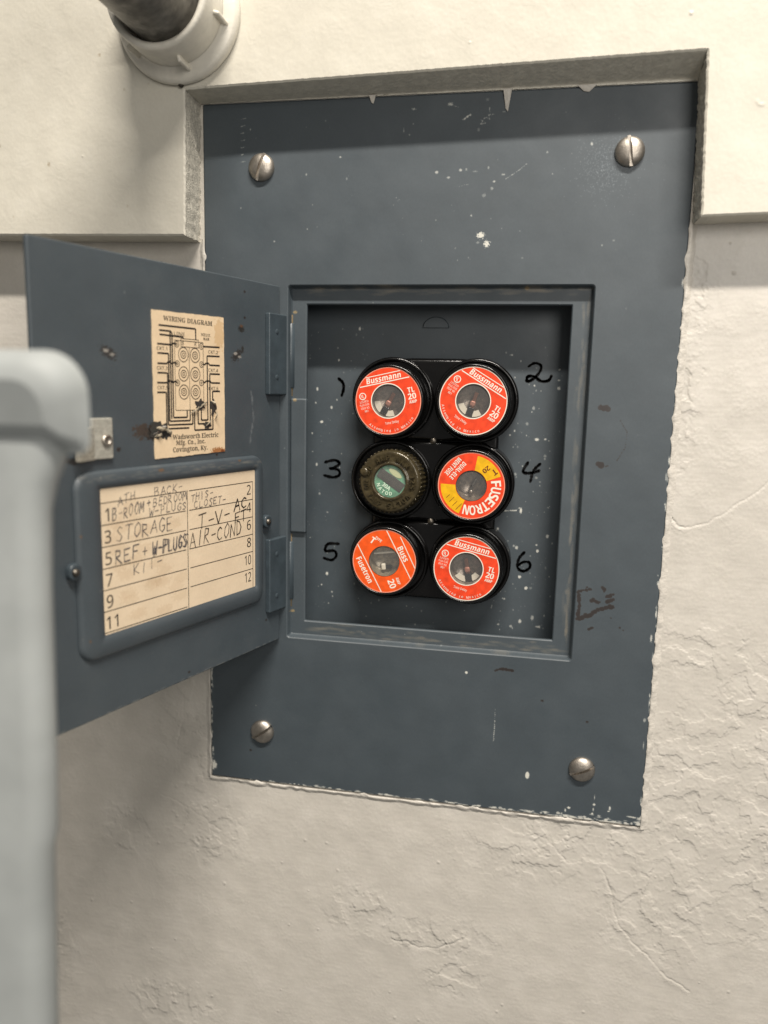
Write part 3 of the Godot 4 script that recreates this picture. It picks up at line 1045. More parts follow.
# ---------------- the door, opened to the left
func build_door(panel: Node3D, white: Color, rust: Color) -> void:
	var th := deg_to_rad(18.75)
	var hang := Transform3D(Basis(Vector3(sin(th), 0, -cos(th)), Vector3.UP, Vector3(cos(th), 0, sin(th))), Vector3(-.0670, 0, .0040))
	var dr := Rect2(-.126, -.083, .128, .164)
	var c := canvas(dr, 5000.0, GREY, 0.05, 91, Color(0.28, 0.296, 0.305))
	var silver := Color(0.62, 0.60, 0.57)
	var dark := Color(0.13, 0.12, 0.11)
	# burnt spots and chips in the paint
	for q in [[-.0956, .0462], [-.0290, .0485]]:
		patch(c, Vector2(q[0], q[1]), .0034, .0017, dark, 0.9, 0.9, -0.4 if q[0] < -.05 else 0.6)
		patch(c, Vector2(q[0] - .001, q[1] + .0006), .0013, .0007, silver, 0.9, 0.7)
		patch(c, Vector2(q[0] + .0016, q[1] - .0006), .0012, .0006, silver, 0.8, 0.7)
	patch(c, Vector2(-.0263, .0592), .0018, .0013, dark, 0.95, 0.8)
	patch(c, Vector2(-.0255, .0510), .0008, .0014, dark, 0.95, 0.8)
	patch(c, Vector2(-.0262, .0605), .0010, .0006, Color(0.40, 0.26, 0.15), 0.8, 0.8)
	patch(c, Vector2(-.0810, .0190), .0045, .0026, Color(0.22, 0.17, 0.13), 0.8, 0.9)
	patch(c, Vector2(-.0740, .0180), .0050, .0030, dark, 0.9, 0.9)
	patch(c, Vector2(-.0740, .0245), .0010, .0006, rust, 0.9)
	patch(c, Vector2(-.0925, .0130), .0010, .0008, rust, 0.9)
	for q in [[-.0380, .0290], [-.0240, .0745], [-.0600, -.0790], [-.1190, .0300], [-.0240, .0640], [-.0420, .0080], [-.0100, -.0700]]:
		patch(c, Vector2(q[0], q[1]), .0007, .0005, rust, 0.9)
	scratch(c, [Vector2(-.108, .010), Vector2(-.118, .0105)], .0018, dark, 0.6, 0.4)
	specks(c, dr, 40, .0001, .0004, white, 0.2, 0.6)
	scratch(c, [Vector2(-.020, .034), Vector2(-.0185, .022), Vector2(-.021, .012)], .0012, Color(0.45, 0.47, 0.48), 0.25, 0.5)
	for k in 60:
		patch(c, Vector2(rng.randf_range(-.124, 0), -.0815 + absf(rng.randfn(0, .0003))), rng.randf_range(.0004, .002), .0003, Color(0.44, 0.45, 0.44), 0.5, 0.6)
	var dm := painted_metal(c, 0.66, 92)
	var door := put("door", slab(-.0625, -.00115, .1250, .1615, .0008, -.0014, 0.0, .0005, dr), dm, panel, hang)
	door.set_meta("label", "open grey door with a wiring sticker and a circuit card holder")
	var plain := noisy(GREY, 0.10, 0.36, 0.0, 18.0, 93, 0.006)
	# hinges: leaf on the door, knuckle, pin ends
	var brass := mat(Color(0.60, 0.53, 0.42), 0.38, 0.7)
	for q in [[.0498, .0350], [-.0494, .0342]]:
		put("hinge_leaf", slab(-.0028, q[0], .0150, q[1], .0006, .0002, .0024, .0006), plain, door)
		for k in [1]:
			var l: float = q[1] - .0064
			var kn := lathe([Vector2(.0021, -l / 2), Vector2(.0025, -l / 2 + .0004), Vector2(.0025, l / 2 - .0004), Vector2(.0021, l / 2)], 24, [], true, true)
			put("hinge_knuckle", kn, plain, door, Transform3D(Basis(Vector3(1, 0, 0), -PI / 2), Vector3(.0066, q[0], .0010)))
		put("hinge_pin", lathe([Vector2(.0014, -q[1] / 2 - .0010), Vector2(.0018, -q[1] / 2 - .0004), Vector2(.0018, q[1] / 2 + .0004), Vector2(.0014, q[1] / 2 + .0010)], 18, [], true, true), brass, door, Transform3D(Basis(Vector3(1, 0, 0), -PI / 2), Vector3(.0066, q[0], .0010)))
		for s in [-1, 1]:
			put("spot_weld", lathe([Vector2(.0012, .0024), Vector2(.0009, .00265), Vector2(.0002, .0027)], 14, [], false, true), plain, door, Transform3D(Basis(), Vector3(-.0050, q[0] + s * .0098, 0)))
	# card holder: a pressed frame with rounded corners
	var hs := new_st()
	var hr := Rect2(-.126, -.083, .128, .164)
	var rg := []
	for p in [[0.0, .0002, .0064], [.03, .0008, .0062], [.09, .0014, .0058], [.18, .0018, .0052], [.62, .0020, .0028], [.80, .0019, .0018], [.92, .0014, .0010], [1.0, .0010, .0006]]:
		var t: float = p[0]
		rg.append(rrect(lerpf(-.0630, -.0604, t), lerpf(-.0269, -.0260, t), lerpf(.0990, .0830, t), lerpf(.0664, .0520, t), p[2], p[1]))
	loft(hs, rg, false, false, hr)
	var hc := canvas(hr, 4000.0, GREY, 0.05, 94, Color(0.28, 0.296, 0.305))
	for q in [[-.0745, .0045, .0016, .0007], [-.0300, .0050, .0010, .0005], [-.0150, .0040, .0013, .0008], [-.1110, -.0150, .0005, .0006], [-.1090, -.0520, .0005, .0006]]:
		patch(hc, Vector2(q[0], q[1]), q[2], q[3], Color(0.40, 0.29, 0.20), 0.85)
	specks(hc, Rect2(-.115, -.06, .105, .068), 40, .0001, .0004, Color(0.6, 0.58, 0.54), 0.3, 0.8)
	for k in 60:
		patch(hc, Vector2(rng.randf_range(-.11, -.015), .0035 + rng.randfn(0, .0008)), rng.randf_range(.001, .003), .0004, Color(0.46, 0.45, 0.42), 0.3, 0.7)
	put("card_holder", done(hs), painted_metal(hc, 0.66, 95), door)
	for q in [[-.1140, -.0266], [-.0112, -.0237]]:
		put("holder_tab", slab(0, 0, .0050, .0058, .0022, .0002, .0026, .0008), plain, door, Transform3D(Basis(), Vector3(q[0], q[1], 0)))
		put("rivet", lathe([Vector2(.0014, .0026), Vector2(.0013, .0032), Vector2(.0007, .0037), Vector2(.0001, .0038)], 16, [], false, true), M.dull_steel, door, Transform3D(Basis(), Vector3(q[0] - .0004, q[1], 0)))
	# cream painted latch clip with its rivet
	var cream := noisy(Color(0.64, 0.63, 0.59), 0.10, 0.45, 0.0, 60.0, 96, 0.01)
	put("latch_plate", slab(-.1001, .0171, .0086, .0140, .0006, .0001, .0014, .0004), cream, door)
	put("latch_rivet", lathe([Vector2(.0021, .0013), Vector2(.0020, .0021), Vector2(.0012, .0026), Vector2(.0011, .0020), Vector2(.0002, .0018)], 24, [], false, true), M.steel, door, Transform3D(Basis(), Vector3(-.0988, .0165, 0)))
	var lt := Transform3D(Basis(Vector3(0, 1, 0), 0.35), Vector3(-.1083, .0155, .0022))
	put("latch_tab", slab(0, 0, .0100, .0112, .0006, -.0006, .0008, .0004), noisy(Color(0.62, 0.60, 0.55), 0.15, 0.45, 0.0, 110.0, 97, 0.02), door, lt)
	build_sticker(door)
	build_card(hang)


func S(s: float, y: float) -> Vector2:
	return Vector2(-s, y)


func paper(c: Array, m_rough := 0.75) -> StandardMaterial3D:
	var m := mat(Color.WHITE, m_rough)
	m.albedo_texture = tex(c)
	m.texture_repeat = false
	m.heightmap_enabled = true
	m.heightmap_texture = peel(256, 256, 101, 0.05)
	m.heightmap_scale = 0.004
	return m


func build_sticker(door: Node3D) -> void:
	var r := Rect2(-.0762, .0080, .0394, .0552)
	var c := canvas(r, 7000.0, Color(0.885, 0.79, 0.655), 0.03, 102, Color(0.90, 0.82, 0.70))
	patch(c, Vector2(-.0415, .0095), .0040, .0014, Color(0.52, 0.27, 0.08), 0.7, 0.7)
	patch(c, Vector2(-.0385, .0092), .0014, .0009, Color(0.40, 0.18, 0.06), 0.7, 0.7)
	patch(c, Vector2(-.0470, .0080), .0030, .0008, Color(0.60, 0.38, 0.15), 0.5, 0.7)
	patch(c, Vector2(-.0400, .0560), .0030, .0060, Color(0.76, 0.60, 0.40), 0.4, 0.7)
	# sheet with an uneven edge
	var st := new_st()
	st.set_smooth_group(-1)
	var edge := []
	var cs := [S(.0758, .0084), S(.0372, .0091), S(.0373, .0628), S(.0758, .0622)]
	for k in 4:
		var a: Vector2 = cs[k]
		var b: Vector2 = cs[(k + 1) % 4]
		for i in 24:
			edge.append(a.lerp(b, i / 24.0) + Vector2(rng.randf_range(-1, 1), rng.randf_range(-1, 1)) * .00012)
	var mid := Vector2(-.0565, .0355)
	for i in edge.size():
		var a: Vector2 = edge[i]
		var b: Vector2 = edge[(i + 1) % edge.size()]
		tri(st, Vector3(mid.x, mid.y, .0003), Vector3(b.x, b.y, .0003), Vector3(a.x, a.y, .0003), r)
		quad(st, Vector3(a.x, a.y, .0003), Vector3(b.x, b.y, .0003), Vector3(b.x, b.y, .00003), Vector3(a.x, a.y, .00003), r)
	var sheet := put("wiring_sticker", done(st), paper(c), door)
	sheet.set_meta("label", "buff paper sticker printed WIRING DIAGRAM, torn near its foot")
	var p := new_st()
	var z := .00036
	text(p, "WIRING DIAGRAM", S(.0572, .0598), .0017, serif_bold, 0.0, .0262, z)
	text(p, "Wadsworth Electric", S(.0540, .0162), .0018, serif_bold, 0.0, .0255, z)
	text(p, "Mfg. Co., Inc.", S(.0570, .0137), .0017, serif_bold, 0.0, .0160, z)
	text(p, "Covington, Ky.", S(.0572, .0111), .0018, serif_bold, 0.0, .0190, z)
	text(p, "LINE", S(.0622, .0546), .0013, sans, 0.0, .0055, z)
	text(p, "NEUT.", S(.0478, .0552), .0010, serif_bold, 0.0, .0056, z)
	text(p, "BAR", S(.0476, .0537), .0010, serif_bold, 0.0, .0034, z)
	for k in 3:
		text(p, "CKT." + str(2 * k + 1), S(.0712, .0488 - .0071 * k), .0013, sans, 0.0, .0052, z)
		text(p, "CKT." + str(2 * k + 2), S(.0438, .0488 - .0071 * k), .0013, sans, 0.0, .0056, z)
	text(p, "B", S(.0605, .0514), .0016, sans, 0.0, 0.0, z)
	text(p, "R", S(.0537, .0514), .0016, sans, 0.0, 0.0, z)
	var fat := .00062
	for line in [
		[.0726, .0571, .0535, .0571, .0535, .0530], [.0724, .0553, .0667, .0553, .0660, .0545, .0660, .0235, .0588, .0235, .0588, .0262], [.0722, .0538, .0620, .0536, .0603, .0536, .0603, .0530],
		[.0735, .0504, .0665, .0504, .0655, .0510, .0640, .0508], [.0735, .0471, .0680, .0471, .0680, .0222, .0572, .0222, .0572, .0262], [.0736, .0434, .0690, .0434, .0683, .0441, .0672, .0441, .0664, .0434, .0650, .0441, .0638, .0436], [.0737, .0400, .0687, .0400, .0687, .0208, .0558, .0208, .0558, .0262],
		[.0739, .0364, .0692, .0364, .0685, .0371, .0668, .0371, .0660, .0364, .0650, .0371, .0638, .0366], [.0740, .0329, .0695, .0329, .0695, .0194, .0578, .0194], [.0670, .0550, .0670, .0230],
		[.0400, .0509, .0496, .0507], [.0400, .0473, .0473, .0472, .0473, .0222, .0510, .0222, .0510, .0262], [.0400, .0437, .0458, .0437, .0466, .0444, .0480, .0444, .0488, .0437, .0498, .0441], [.0400, .0403, .0459, .0403, .0459, .0208, .0528, .0208, .0528, .0262],
		[.0400, .0368, .0450, .0368, .0458, .0375, .0480, .0375, .0488, .0368, .0498, .0371], [.0400, .0335, .0444, .0335, .0444, .0184, .0548, .0184, .0548, .0262],
	]:
		var pts := []
		for i in range(0, line.size(), 2):
			pts.append(S(line[i], line[i + 1]))
		stroke(p, pts, fat, z)
	var hair := .00022
	stroke(p, [S(.0648, .0522), S(.0648, .0262), S(.0495, .0262), S(.0495, .0522), S(.0648, .0522)], hair, z)
	stroke(p, [S(.0615, .0530), S(.0520, .0530), S(.0520, .0500), S(.0615, .0500), S(.0615, .0530)], hair, z)
	stroke(p, [S(.0572, .0500), S(.0572, .0262)], hair, z)
	for y in [.0471, .0399, .0331]:
		for s in [.0603, .0540]:
			stroke(p, circle_pts(S(s, y), .0027, 24, 0.95), .00030, z)
			stroke(p, circle_pts(S(s, y), .0014, 20), .00030, z)
			stroke(p, circle_pts(S(s, y), .0006, 12), .00026, z)
	for q in [[.0636, .0508], [.0635, .0436], [.0636, .0365], [.0505, .0507], [.0505, .0438], [.0507, .0367]]:
		stroke(p, circle_pts(S(q[0], q[1]), .0011, 16), .00026, z)
		stroke(p, circle_pts(S(q[0], q[1]), .0004, 10), .00022, z)
	put("sticker_print", done(p), M.ink, door)
	# torn places: bared grey metal with lifted shreds of paper
	var bare := mat(Color(0.22, 0.22, 0.21), 0.4)
	var bl := new_st()
	for q in [[.0515, .0282, .0034, .0026], [.0440, .0275, .0020, .0040], [.0478, .0200, .0024, .0018], [.0735, .0188, .0055, .0038], [.0700, .0175, .0030, .0022]]:
		ragged(bl, S(q[0], q[1]), q[2], q[3], .00042)
	put("bared_metal", done(bl), bare, door)
	var shred := noisy(Color(0.72, 0.67, 0.58), 0.12, 0.6, 0.0, 90.0, 103)
	for q in [[.0548, .0262, .0060, .0011, 0.45], [.0500, .0284, .0050, .0010, 0.5], [.0430, .0240, .0040, .0010, 1.2], [.0440, .0290, .0022, .0008, -0.6], [.0470, .0212, .0040, .0009, 0.7], [.0725, .0195, .0048, .0014, -0.2], [.0690, .0185, .0042, .0013, -0.5], [.0740, .0172, .0036, .0014, 0.1]]:
		put("paper_shred", curl(q[2], q[3]), shred, door, Transform3D(Basis(Vector3(0, 0, 1), q[4]), Vector3(-q[0], q[1], .00045)))
	for q in [[.0752, .0180, .0030, .0012, 0.3], [.0708, .0200, .0026, .0010, -0.3]]:
		put("metal_burr", curl(q[2], q[3]), M.steel, door, Transform3D(Basis(Vector3(0, 0, 1), q[4]), Vector3(-q[0], q[1], .0005)))


func ragged(st: SurfaceTool, p: Vector2, rx: float, ry: float, z: float) -> void:
	st.set_smooth_group(-1)
	var pts := []
	var n := 22
	for i in n:
		var k := rng.randf_range(0.55, 1.1)
		pts.append(Vector3(p.x + cos(TAU * i / n) * rx * k, p.y + sin(TAU * i / n) * ry * k, z))
	for i in n:
		tri(st, Vector3(p.x, p.y, z), pts[(i + 1) % n], pts[i])


# a small lifted, curled shred
func curl(l: float, w: float) -> ArrayMesh:
	var st := new_st()
	st.set_smooth_group(1)
	var prev := []
	for i in 9:
		var t := i / 8.0
		var x := (t - 0.5) * l
		var ww := w * (0.35 + sin(PI * t) * 0.65) * rng.randf_range(0.7, 1.2)
		var z := 0.0001 + 0.0012 * sin(PI * t) * rng.randf_range(0.5, 1.0)
		var y := rng.randf_range(-.15, .15) * w
		var cur := [Vector3(x, y - ww / 2, 0.00005), Vector3(x, y - ww * .1, z), Vector3(x, y + ww / 2, z * 0.8)]
		if i > 0:
			for k in 2:
				quad(st, prev[k], prev[k + 1], cur[k + 1], cur[k])
		prev = cur
	return done(st)


func build_card(hang: Transform3D) -> void:
	var card := thing("circuit_card", "buff circuit directory card with pencilled room names in the door's holder", "card", hang)
	var r := Rect2(-.1055, -.0540, .090, .0580)
	var c := canvas(r, 5000.0, Color(0.89, 0.81, 0.695), 0.025, 111, Color(0.90, 0.83, 0.73))
	for k in 26:
		patch(c, Vector2(rng.randf_range(-.10, -.062), rng.randf_range(-.05, -.005)), .004, .002, Color(0.72, 0.60, 0.46), 0.16, 0.8)
	put("card_sheet", slab(-.0606, -.0262, .0870, .0540, .0004, .0006, .0009, .0001, r), paper(c), card)
	var z := .00095
	var p := new_st()
	for k in 7:
		var y := -.0050 - .00772 * k
		stroke(p, [S(.1020, y), S(.0612, y)], .00030, z)
		if k < 6:
			stroke(p, [S(.0592, y), S(.0204, y)], .00030, z)
	stroke(p, [S(.0602, -.0046), S(.0604, -.0520)], .00030, z)
	stroke(p, [S(.0204, -.0050), S(.0204, -.0520)], .00026, z)
	for k in 6:
		text(p, str(2 * k + 1), S(.0992 if k < 5 else .0984, -.0093 - .00772 * k), .0046, sans, 0.0, 0.0, z)
		text(p, str(2 * k + 2), S(.0230 if k < 4 else .0238, -.0083 - .00772 * k), .0042, sans, 0.0, 0.0 if k < 4 else .0042, z)
	put("printed_table", done(p), M.ink, card)
	var h := new_st()
	z = .00101
	pen(h, "ATH", S(.0945, -.0069), S(.0862, -.0050), .0030, .00026, z)
	pen(h, "BACK-", S(.0772, -.0052), S(.0622, -.0042), .0030, .00026, z)
	pen(h, "B-ROOM", S(.0971, -.0118), S(.0823, -.0106), .0042, .00034, z)
	pen(h, "+", S(.0812, -.0086), S(.0786, -.0084), .0028, .00032, z)
	pen(h, "BEDROOM", S(.0780, -.0090), S(.0602, -.0081), .0030, .00028, z)
	pen(h, "W-PLUGS", S(.0802, -.0123), S(.0604, -.0118), .0030, .00028, z)
	pen(h, "STORAGE", S(.0958, -.0194), S(.0676, -.0190), .0050, .00034, z)
	pen(h, "REF", S(.0966, -.0273), S(.0846, -.0270), .0052, .00042, z)
	pen(h, "+", S(.0842, -.0266), S(.0808, -.0266), .0038, .00042, z)
	pen(h, "W-PLUGS", S(.0792, -.0272), S(.0606, -.0268), .0050, .00042, z)
	pen(h, "W-PLUGS", S(.0788, -.0274), S(.0602, -.0270), .0048, .00036, z + .00003)
	pen(h, "KIT-", S(.0885, -.0331), S(.0735, -.0318), .0040, .00026, z)
	pen(h, "THIS-", S(.0584, -.0094), S(.0450, -.0084), .0028, .00026, z)
	pen(h, "CLOSET-", S(.0566, -.0124), S(.0374, -.0118), .0027, .00026, z)
	put("pencil_writing", done(h), M.pencil, card)
	var d := new_st()
	pen(d, "T-V-", S(.0545, -.0210), S(.0345, -.0196), .0056, .00046, z)
	pen(d, "AC", S(.0330, -.0166), S(.0238, -.0156), .0046, .00056, z)
	pen(d, "FT", S(.0326, -.0218), S(.0240, -.0208), .0042, .00052, z)
	pen(d, "AIR-COND", S(.0594, -.0280), S(.0276, -.0266), .0058, .00044, z)
	put("ink_writing", done(d), M.pen_dark, card)


# ---------------- the six plug fuses
func fuse_root(x: float, y: float, label: String, turn_deg: float, tilt := Vector3.ZERO) -> Node3D:
	var b := Basis.from_euler(tilt) * Basis(Vector3(0, 0, 1), deg_to_rad(turn_deg))
	return thing("plug_fuse", label, "fuse", Transform3D(b, Vector3(x, y, .0036)), "plug fuses in the six-way block")


func fuse_body(f: Node3D, win: float) -> void:
	put("body", lathe([Vector2(.0154, -.0165), Vector2(.0160, -.0150), Vector2(.0161, -.0012), Vector2(.0158, -.0001), Vector2(.0152, .0005), Vector2(.0148, .0003), Vector2(.0147, -.0002), Vector2(win, -.0002)], 72), M.fuse_black, f)


func flat_ring(r0: float, r1: float, a0: float, a1: float, z: float) -> ArrayMesh:
	var st := new_st()
	st.set_smooth_group(1)
	var n := maxi(4, int((a1 - a0) / 4.0))
	for i in n:
		var a := deg_to_rad(lerpf(a0, a1, float(i) / n))
		var b := deg_to_rad(lerpf(a0, a1, float(i + 1) / n))
		quad(st, Vector3(cos(a) * r0, sin(a) * r0, z), Vector3(cos(b) * r0, sin(b) * r0, z), Vector3(cos(b) * r1, sin(b) * r1, z), Vector3(cos(a) * r1, sin(a) * r1, z))
	return done(st)


# the window: a cup with the fuse link, covered by a clear pane
func window(f: Node3D, r: float, inside: Material, link_deg: float, kind: int) -> void:
	put("cup", lathe([Vector2(.0002, -.0070), Vector2(r * .80, -.0066), Vector2(r * .97, -.0052), Vector2(r, -.0003)], 48), inside, f)
	var t := Transform3D(Basis(Vector3(0, 0, 1), deg_to_rad(link_deg)), Vector3(0, 0, -.0058))
	if kind == 0:
		put("link", slab(0, .0002, .0019, .0076, .0004, 0.0, .0018, .0004), M.copper, f, t)
		put("solder", slab(0, -.0012, .0025, .0024, .0008, .0014, .0028, .0006), mat(Color(0.60, 0.40, 0.33), 0.4, 0.3), f, t)
		for q in [[-150.0, -104.0], [-76.0, -42.0]]:
			put("spring_end", flat_ring(r * .58, r * .93, q[0], q[1], .0018), M.plaster_bit, f, t)
		put("slot_gap", slab(0, -.0046, .0030, .0030, .0004, .0006, .0022, .0002), M.bakelite, f, t)
	elif kind == 1:
		put("link", slab(.0004, -.0002, .0012, .0070, .0005, 0.0, .0014, .0005), M.dull_steel, f, t)
		put("solder", slab(.0010, -.0028, .0012, .0012, .0005, .0006, .0016, .0005), M.steel, f, t)
	else:
		put("link", slab(-.0016, -.0034, .0020, .0030, .0006, 0.0, .0020, .0006), M.plaster_bit, f, t)
		put("strip", slab(0, .0034, .0100, .0008, .0002, .0020, .0030, .0002), M.plaster_bit, f, t)
		put("solder", slab(.0006, -.0038, .0030, .0018, .0004, 0.0, .0010, .0004), M.bakelite, f, t)
	put("pane", lathe([Vector2(r, -.0005), Vector2(r * .6, -.0002), Vector2(.0002, -.0001)], 48), M.glass, f)


func tl_fuse(x: float, y: float, turn: float, link: float, kind: int, label: String, white_rim: bool) -> void:
	var f := fuse_root(x, y, label, turn)
	fuse_body(f, .0074)
	put("label_ring", flat_ring(.0074, .0145, 0, 360, 0.0), M.red, f)
	var st := new_st()
	var z := .00006
	# chord lines and lettering
	stroke(st, [Vector2(-.0112, .0083), Vector2(.0112, .0083)], .00042, z)
	stroke(st, [Vector2(-.0078, .0118), Vector2(.0078, .0118)], .00032, z)
	text(st, "Bussmann", Vector2(.0, .0101), .0024, sans_bold, 0.0, .0155, z, 0.0, 0.12)
	text(st, "TL", Vector2(.0108, .0028), .0022, sans_bold, 0.0, .0030, z)
	text(st, "20", Vector2(.0108, .0000), .0025, sans_bold, 0.0, .0036, z)
	text(st, "AMP", Vector2(.0108, -.0024), .0013, sans_bold, 0.0, .0034, z)
	stroke(st, circle_pts(Vector2(-.0108, .0042), .0014, 22), .00040, z)
	text(st, "U", Vector2(-.0111, .0044), .0011, sans_bold, 0.0, 0.0, z)
	text(st, "L", Vector2(-.0105, .0039), .0011, sans_bold, 0.0, 0.0, z)
	text(st, "LISTED", Vector2(-.0106, .0018), .0009, sans, 0.0, .0038, z)
	text(st, "PLUG FUSE", Vector2(-.0107, .0004), .0009, sans, 0.0, .0042, z)
	text(st, "ISSUE NO.", Vector2(-.0106, -.0010), .0009, sans, 0.0, .0040, z)
	text(st, "881", Vector2(-.0104, -.0024), .0009, sans, 0.0, .0016, z)
	text(st, "Time Delay", Vector2(-.0002, -.0096), .0011, sans, 0.0, .0062, z)
	arc_text(st, "Assembled in Mexico", .0131, 218, 316, .0011, sans, z, 0.0, 0.0, true)
	put("label_print", done(st), M.label_white, f)
	put("window_border", flat_ring(.0073, .0077, 0, 360, .00005), M.label_white, f)
	put("label_border", flat_ring(.01425, .01462, 0, 360, .00005), M.label_white if white_rim else M.pink, f)
	window(f, .0074, M.cup, link - turn, kind)


func build_fuses() -> void:
	tl_fuse(-.0174, .0308, 13.0, -28.0, 0, "red TL 20 plug fuse, its name slanting slightly upward, beside the handwritten 1", false)
	tl_fuse(.0197, .0317, -31.0, -18.0, 0, "red TL 20 plug fuse, its name slanting steeply down, above the FUSETRON fuse", true)
	# an old screw-in fuse with embossed olive brown rim and a green paper disc
	var o := fuse_root(-.0160, -.0047, "olive brown glass plug fuse with green centre beside the marker number 3", -33.0, Vector3(-0.05, -0.07, 0))
	var olive := noisy(Color(0.27, 0.24, 0.17), 0.25, 0.18, 0.2, 55.0, 121, 0.006)
	put("body", lathe([Vector2(.0138, -.0165), Vector2(.0142, -.0045), Vector2(.0141, -.0016), Vector2(.0137, -.0003), Vector2(.0129, .0004), Vector2(.0119, .0002), Vector2(.0094, -.0004), Vector2(.0086, -.0001), Vector2(.0080, .0004), Vector2(.0075, .0002), Vector2(.0072, -.0008)], 72), olive, o)
	for k in 44:
		var a := TAU * k / 44
		put("grip_ridge", slab(0, 0, .0007, .0010, .0003, -.0130, -.0012, .0003), olive, o, Transform3D(Basis(Vector3(0, 0, 1), a), Vector3(cos(a), sin(a), 0) * .0141))
	var em := new_st()
	arc_text(em, "30 AMP MAX 125 VOLTS", .0107, 200, -62, .0023, sans_bold, .0000, .0009, .0018)
	arc_text(em, "NO TAMP", .0107, 212, 286, .0021, sans_bold, .0000, .0008, .0016, true)
	put("embossed_lettering", done(em), olive, o)
	put("rim_knob", lathe([Vector2(.0022, -.0006), Vector2(.0021, .0006), Vector2(.0013, .0011), Vector2(.0002, .0012)], 20, [], false, true), olive, o, Transform3D(Basis(), Vector3(cos(deg_to_rad(195.0)), sin(deg_to_rad(195.0)), 0) * .0122))
	put("green_disc", lathe([Vector2(.0072, -.0012), Vector2(.0002, -.0012)], 40), noisy(Color(0.34, 0.55, 0.43), 0.2, 0.5, 0.0, 60.0, 122), o)
	put("dark_bar", slab(0, .0006, .0130, .0044, .0004, -.0012, -.0009, .0001), noisy(Color(0.21, 0.205, 0.185), 0.15, 0.5, 0.0, 60.0, 123), o)
	var ov := new_st()
	ov.set_smooth_group(1)
	for k in 24:
		var a := TAU * k / 24
		var b := TAU * (k + 1) / 24
		tri(ov, Vector3(0, .0044, -.0010), Vector3(cos(b) * .0034, .0044 + sin(b) * .0013, -.0010), Vector3(cos(a) * .0034, .0044 + sin(a) * .0013, -.0010))
	put("pale_oval", done(ov), mat(Color(0.70, 0.72, 0.55), 0.55), o)
	var gt := new_st()
	text(gt, "30A", Vector2(.0, -.0028), .0018, sans_bold, 0.0, .0042, -.0009)
	arc_text(gt, "NATOD", .0055, 222, 318, .0016, sans_bold, -.0009, 0.0, 0.0, true)
	put("green_print", done(gt), mat(Color(0.86, 0.95, 0.85), 0.55), o)
	put("pane", lathe([Vector2(.0073, -.0006), Vector2(.0042, .0000), Vector2(.0002, .0002)], 40), M.glass, o)
	# red and yellow label
	var y := fuse_root(.0204, -.0050, "red and yellow FUSETRON plug fuse beside the marker number 4", -130.0)
	fuse_body(y, .0068)
	put("label_ring", flat_ring(.0068, .0145, 0, 360, 0.0), M.red, y)
	put("yellow_sector", flat_ring(.0069, .0134, 150, 210, .00005), M.yellow, y)
	put("yellow_sector", flat_ring(.0069, .0134, -52, 18, .00005), M.yellow, y)
	put("label_border", flat_ring(.01425, .01462, 0, 360, .00005), M.pink, y)
	var ys := new_st()
	arc_text(ys, "FUSETRON", .0108, 145, 22, .0042, sans_bold, .0001, 0.0, .0026)
	text(ys, "DUAL-ELE", Vector2(-.0010, -.0088), .0020, sans_bold, 0.0, .0092, .0001)
	text(ys, "MENT FUSE", Vector2(-.0010, -.0116), .0020, sans_bold, 0.0, .0092, .0001)
	put("label_print", done(ys), M.label_white, y)
	var yb := new_st()
	text(yb, "20", Vector2(-.0097, .0000), .0020, sans_bold, deg_to_rad(-10), .0034, .0001)
	text(yb, "T", Vector2(-.0113, .0034), .0026, sans_bold, deg_to_rad(-10), 0.0, .0001)
	for k in 4:
		stroke(yb, [Vector2(.0086 + .0006 * (k % 2), .0022 - .0022 * k), Vector2(.0124 - .0004 * k, .0020 - .0022 * k)], .00022, .0001)
	put("sector_print", done(yb), M.brown_ink, y)
	window(y, .0067, M.cup, 130.0 - 25.0, 1)
	# orange label
	var g := fuse_root(-.0175, -.0412, "orange-labelled Buss T 20 plug fuse beside the marker number 5", -62.0)
	fuse_body(g, .0071)
	put("label_ring", flat_ring(.0071, .0145, 0, 360, 0.0), M.orange, g)
	var gs := new_st()
	stroke(gs, [Vector2(-.0122, .0074), Vector2(.0122, .0074)], .00040, .00006)
	stroke(gs, [Vector2(-.0070, .0118), Vector2(.0088, .0114)], .00036, .00006)
	stroke(gs, [Vector2(-.0122, -.0076), Vector2(.0122, -.0076)], .00040, .00006)
	text(gs, "Buss", Vector2(.0006, .0094), .0026, sans_bold, 0.0, .0072, .00006)
	text(gs, "Fusetron", Vector2(-.0002, -.0101), .0026, sans_bold, 0.0, .0128, .00006)
	text(gs, "T", Vector2(-.0108, -.0004), .0030, sans_bold, deg_to_rad(28), 0.0, .00006)
	text(gs, "TYPE", Vector2(-.0102, .0022), .0012, sans_bold, deg_to_rad(28), .0034, .00006)
	text(gs, "20", Vector2(.0108, -.0014), .0030, sans_bold, deg_to_rad(-5), .0042, .00006)
	text(gs, "AMP", Vector2(.0108, .0018), .0013, sans_bold, deg_to_rad(-5), .0034, .00006)
	put("label_print", done(gs), M.label_white, g)
	put("label_border", flat_ring(.01425, .01462, 0, 360, .00005), M.pink, g)
	window(g, .0070, M.cup_bright, 62.0 + 8.0, 2)
	tl_fuse(.0197, -.0422, -13.0, 10.0, 0, "red TL 20 plug fuse below the yellow FUSETRON one and right of the orange one", true)


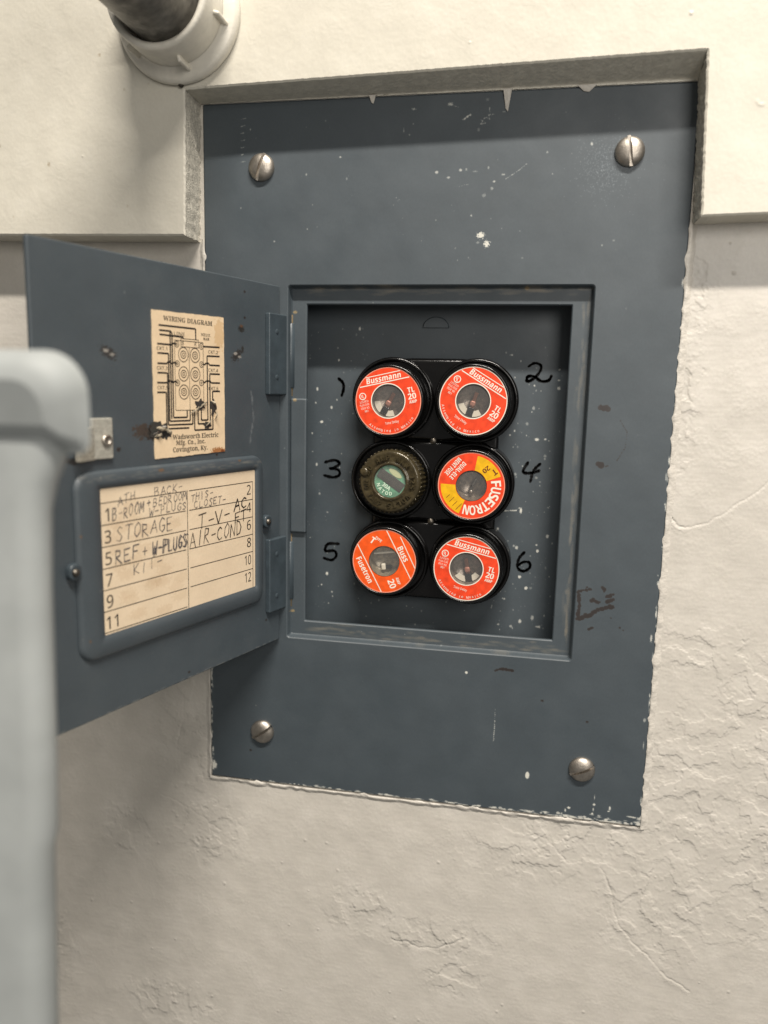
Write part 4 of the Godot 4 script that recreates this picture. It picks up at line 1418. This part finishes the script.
# ---------------- pale grey cover close to the camera, out of focus
func build_cover() -> void:
	var m := noisy(Color(0.60, 0.615, 0.61), 0.05, 0.6, 0.0, 9.0, 131)
	var cv := thing("equipment_cover", "blurred pale grey cover with an overhanging rounded lid beside the open door", "cover", Transform3D(Basis(), Vector3(-.0560, 0.0, .1915)))
	# deep rounded lip along the top
	var ls := new_st()
	var lid := []
	for q in [[-.0040, 0.0], [.0000, .0005], [.0030, .0018], [.0050, .0038], [.0062, .0064]]:
		var r := PackedVector3Array()
		var d: float = q[1]
		var x1: float = .0076 - d
		var y1: float = .0426 - d
		var y0: float = .0205 + d
		for e in [[x1, y1, .0098, 0.0], [-.30, y1, .0010, 1.0], [-.30, y0, .0010, 2.0], [x1, y0, .0034, 3.0]]:
			var rr: float = maxf(e[2] - d * 0.6, .0004)
			var cx: float = e[0] - rr if e[0] > -.2 else e[0] + rr
			var cy: float = e[1] - rr if e[3] < 1.5 else e[1] + rr
			for k in 9:
				var a: float = (e[3] + k / 8.0) * PI / 2
				var y := cy + rr * sin(a)
				# the face leans back towards its lower edge
				r.append(Vector3(cx + rr * cos(a), y, q[0] + (0.0 if q[0] < -.003 else (y - .0426) * 0.22)))
			if e[3] == 0.0 or e[3] == 2.0:
				for x in ([-.02, -.05, -.12] if e[3] == 0.0 else [-.12, -.05, -.02]):
					r.append(Vector3(x, e[1], q[0] + (0.0 if q[0] < -.003 else (e[1] - .0426) * 0.22)))
		lid.append(r)
	loft(ls, lid, true, true)
	put("lid", done(ls), m, cv)
	# flat sheet below with a rounded right edge and a shallow step
	var bs := new_st()
	var br := []
	for q in [[.024, .0018], [.019, .0010], [.014, -.0012], [.008, -.0026], [-.008, -.0028], [-.050, -.0018], [-.066, -.0016], [-.070, -.0026], [-.40, .0010]]:
		var r := PackedVector3Array()
		var e: float = q[1]
		var z: float = -.0045 + (.030 - q[0]) * 0.06
		for i in 9:
			var a := -PI / 2 + PI * i / 8
			r.append(Vector3(e - .005 + .005 * cos(a), q[0], z + .005 * sin(a)))
		r.append(Vector3(-.30, q[0], z + .005))
		r.append(Vector3(-.30, q[0], z - .005))
		br.append(r)
	br.reverse()
	loft(bs, br, true, true)
	put("sheet", done(bs), m, cv)
